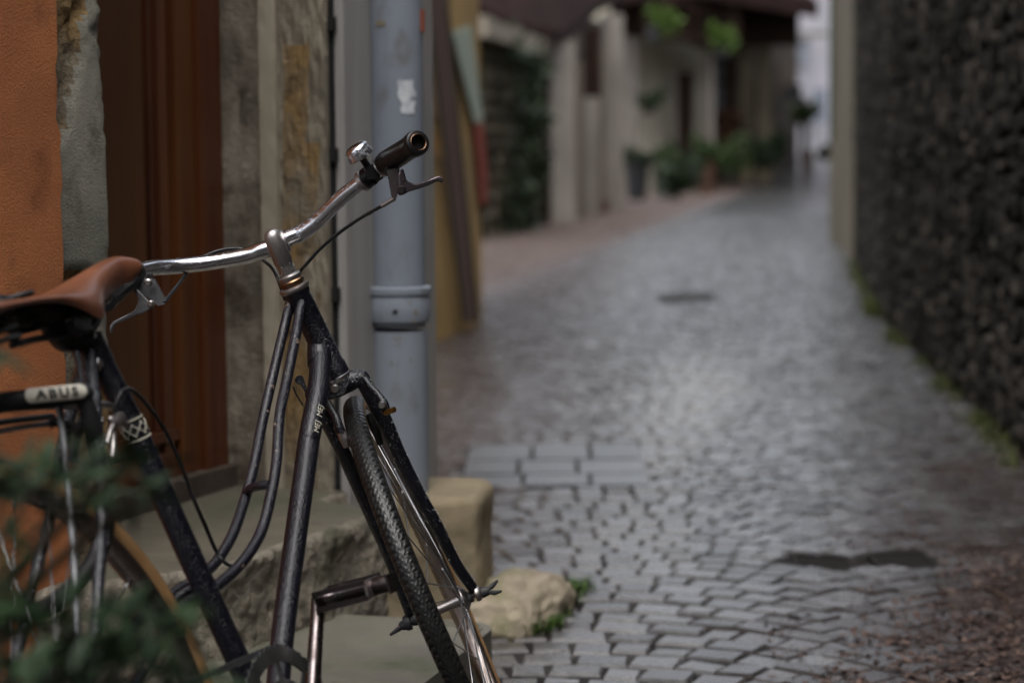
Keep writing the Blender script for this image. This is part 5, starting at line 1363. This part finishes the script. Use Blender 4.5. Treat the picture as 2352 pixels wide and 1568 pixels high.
# lock
lk = thing('bicycle_lock', tuple(P(100, 910, 2.42)), 'black bicycle lock with cream oval badge and thick black sheath hung on the rack', 'lock')
bm = B(); tube(bm, [P(-80, 945, 2.36), P(0, 925, 2.40), P(100, 915, 2.43), P(192, 903, 2.46)], .0118, 22, 4, round_ends=True); body_ = obj('lock_body', bm, M_lock, lk, smooth=50)
bm = B(); tube(bm, [P(188, 905, 2.46), P(205, 950, 2.465), P(222, 1030, 2.47), P(238, 1110, 2.475), P(244, 1180, 2.475), P(236, 1240, 2.47), P(205, 1305, 2.45), P(150, 1362, 2.42), P(90, 1400, 2.38), P(20, 1400, 2.34), P(-40, 1320, 2.32), P(-80, 1150, 2.32), P(-95, 1000, 2.34), P(-80, 945, 2.36)], .0105, 18, 8); obj('lock_sheath', bm, M_lock, lk, smooth=50)
# badge
bm = B(); c0_, c1_ = P(46, 913, 2.405), P(188, 900, 2.455); ax = (c1_ - c0_).normalized(); cc_ = (c0_ + c1_) / 2; hl = (c1_ - c0_).length / 2
vw = (C0 - cc_); vw = (vw - ax * vw.dot(ax)).normalized(); sdv = ax.cross(vw).normalized()
if sdv.z < 0: sdv = -sdv
def onlock(x, y, r=.0122): a = y / r; return cc_ + ax * x + (vw * math.cos(a) + sdv * math.sin(a)) * r
def stad(s, r):
    pts = []
    hh = .0095 * s; L_ = hl * s if s < 1 else hl
    for k in range(24):
        a = k / 24 * 2 * math.pi; cx_ = math.cos(a); pts.append((math.copysign(L_ - hh, cx_) + hh * cx_, hh * math.sin(a) + .0015))
    return pts
ring = stad(1.0, 0); vo = [bm.verts.new(onlock(x, y)) for x, y in ring]
rows2 = []
for kk in (.75, .5, .25): rows2.append([bm.verts.new(onlock(x, .0015 + (y - .0015) * kk)) for x, y in ring])
prev = vo
for rw_ in rows2:
    for k in range(24): bm.faces.new((prev[k], prev[(k + 1) % 24], rw_[(k + 1) % 24], rw_[k]))
    prev = rw_
bm.faces.new(prev)
obj('badge', bm, M_lockplate, lk, recalc=False)
cu = bpy.data.curves.new('t', 'FONT'); cu.body = 'ABUS'; cu.size = .0165; cu.align_x = 'CENTER'; cu.align_y = 'CENTER'; cu.resolution_u = 3; cu.offset = .0006; cu.space_character = 1.25
to = bpy.data.objects.new('t', cu); COL.objects.link(to); dg = bpy.context.evaluated_depsgraph_get(); dg.update(); me = bpy.data.meshes.new_from_object(to.evaluated_get(dg)); bpy.data.objects.remove(to)
bm = B(); bm.from_mesh(me); bpy.data.meshes.remove(me)
bmesh.ops.triangulate(bm, faces=bm.faces[:]); bmesh.ops.subdivide_edges(bm, edges=bm.edges[:], cuts=5, use_grid_fill=True)
for v in bm.verts: v.co = onlock(v.co.x * 1.15 + .001, v.co.y * .88 + .0015, .0130)
obj('badge_lettering', bm, M_lockink, lk, recalc=False)

# water drops on the tubes
rnd = random.Random(77)
ico = B(); bmesh.ops.create_icosphere(ico, subdivisions=1, radius=1); ivs = [v.co.copy() for v in ico.verts]; ifs = [[v.index for v in f.verts] for f in ico.faces]; ico.free()
vl, fl = [], []
def drop(p, n, r):
    b_ = len(vl); q = n.to_track_quat('Z', 'Y').to_matrix()
    for c_ in ivs: vl.append(tuple(p + q @ V(c_.x * r, c_.y * r, c_.z * r * .6)))
    fl.extend([[b_ + i for i in f] for f in ifs])
for path, r in DROPS:
    tot = sum((b - a).length for a, b in zip(path, path[1:])); cnt = min(int(tot * r * 2 * 3.14 * 30000), 330)
    for _ in range(cnt):
        s = rnd.random() * tot
        for a, b in zip(path, path[1:]):
            L = (b - a).length
            if s <= L: break
            s -= L
        t = (b - a).normalized(); n = V(rnd.gauss(.1, 1), rnd.gauss(-.5, 1), rnd.gauss(.5, 1)); n = (n - t * n.dot(t)).normalized()
        drop(a + t * s + n * r, n, min(.0013, abs(rnd.gauss(.0004, .0004)) + .0005))
for _ in range(1100):
    pth = catmull(barp[:-1], 12); i_ = rnd.randrange(len(pth) - 1); t = (pth[i_ + 1] - pth[i_]).normalized(); n = V(rnd.gauss(0, .7), rnd.gauss(-.6, .6), rnd.gauss(.4, .8)); n = (n - t * n.dot(t)).normalized()
    drop(pth[i_].lerp(pth[i_ + 1], rnd.random()) + n * (.0123 if 90 < i_ < 125 else .0113), n, rnd.uniform(.0006, .0013))
for _ in range(220):   # bell
    a = rnd.uniform(0, 6.28); hgt = rnd.uniform(.002, .019); n0 = ba.cross(V(0, 0, 1)).normalized(); n1 = ba.cross(n0)
    n = (n0 * math.cos(a) + n1 * math.sin(a)); rr2 = .0178 if hgt < .012 else .0178 * math.sqrt(max(.05, 1 - ((hgt - .010) / .0115) ** 2))
    drop(bc + ba * hgt + n * rr2, (n + ba * .3).normalized(), abs(rnd.gauss(.0008, .0003)) + .0003)
for (x_, y_, d_) in ((208, 1, 0),): pass
me = bpy.data.meshes.new('water_drops'); 
org = V(-.3, 2.9, .6); me.from_pydata([tuple(Vector(v) - org) for v in vl], [], fl); me.materials.append(M_water)
me.polygons.foreach_set('use_smooth', [True] * len(me.polygons))
o = link('water_drops', me, bike, org); o['kind'] = 'stuff'

# ================================================================== FOREGROUND SHRUB
rnd = random.Random(91)
sh = thing('leafy_shrub', (-.55, 1.55, 0), 'dark green leafy shrub out of focus in front of the rear wheel', 'shrub')
def leaf_mesh(L, Wd):
    bm = B(); n = 5; rows_ = []
    for i in range(n + 1):
        t = i / n; w_ = Wd * math.sin(math.pi * min(1, t * .92 + .06)) ** .8 / 2; zc = -.12 * L * t * t
        rows_.append([bm.verts.new((-w_, L * t, zc + w_ * .25)), bm.verts.new((0, L * t, zc)), bm.verts.new((w_, L * t, zc + w_ * .25))])
    for a, b in zip(rows_, rows_[1:]):
        for k in (0, 1): bm.faces.new((a[k], a[k + 1], b[k + 1], b[k]))
    me = bpy.data.meshes.new('leaf'); bm.to_mesh(me); bm.free(); me.materials.append(M_fgleaf)
    me.polygons.foreach_set('use_smooth', [True] * len(me.polygons)); return me
lm = [leaf_mesh(.036, .009), leaf_mesh(.030, .008), leaf_mesh(.044, .010)]
clusters = [  # px, py, depth, n, spread px
    (40, 1110, 1.72, 15, 60), (110, 1080, 1.70, 12, 45), (150, 1140, 1.72, 11, 50), (60, 1180, 1.75, 8, 50), (215, 1120, 1.74, 7, 35), (262, 1080, 1.70, 5, 26), (300, 1060, 1.70, 6, 26), (250, 1190, 1.74, 7, 40),
    (345, 1120, 1.70, 6, 26), (300, 1140, 1.70, 6, 30), (10, 800, 1.62, 4, 22), (-10, 1090, 1.7, 7, 40),
    (60, 1500, 1.66, 18, 90), (180, 1490, 1.68, 14, 80), (290, 1440, 1.70, 12, 55), (360, 1440, 1.70, 10, 45), (400, 1460, 1.70, 4, 24), (240, 1560, 1.70, 14, 80), (380, 1560, 1.72, 13, 65), (470, 1570, 1.70, 7, 40), (100, 1420, 1.68, 10, 60), (20, 1350, 1.68, 9, 45), (160, 1580, 1.66, 14, 80), (20, 1590, 1.66, 12, 70), (320, 1520, 1.7, 8, 60), (20, 1280, 1.7, 4, 40)]
root = V(-.42, 1.6, .02); nleaf = 0; bmR = B()
clusters.sort(key=lambda c: c[1] > 1545)
for (px, py, d, n, spd) in clusters:
    d *= .93; c_ = P(px, py, d)
    mid_ = root.lerp(c_, .55) + V(rnd.uniform(-.05, .02), rnd.uniform(-.05, .02), -.03)
    base_ = P(-160, 1650, 1.65)
    bm = B(); tube(bm, [root, V(base_.x, base_.y, base_.z * .6), base_.lerp(c_, .5) + V(-.03, 0, -.03), c_], [.006, .005, .003, .0018], 7, 5); obj('stem', bm, M_stem, sh, smooth=True)
    for k in range(int(n * (2.6 if py > 1400 else 1.6))):
        q = P(px + rnd.gauss(0, spd), py + rnd.gauss(0, spd * .6), d + rnd.gauss(0, .03))
        if nleaf >= 285:
            me_ = rnd.choice(lm); mt_ = Matrix.Translation(q) @ Matrix.Rotation(rnd.uniform(0, 6.28), 4, 'Z') @ Matrix.Rotation(rnd.uniform(-.6, 1.2), 4, 'X') @ Matrix.Scale(rnd.uniform(.55, 1.05), 4)
            k0 = len(bmR.verts); bmR.from_mesh(me_); bmR.verts.ensure_lookup_table()
            for v in bmR.verts[k0:]: v.co = mt_ @ v.co
            continue
        nleaf += 1
        o = link('leaf', rnd.choice(lm), sh, q)
        o.rotation_euler = (rnd.uniform(-.6, 1.2), rnd.uniform(-.7, .7), rnd.uniform(0, 6.28))
        s = rnd.uniform(.55, 1.05); o.scale = (s, s, s)
o = obj('leaves', bmR, M_fgleaf, sh, smooth=True, recalc=False); o['kind'] = 'stuff'
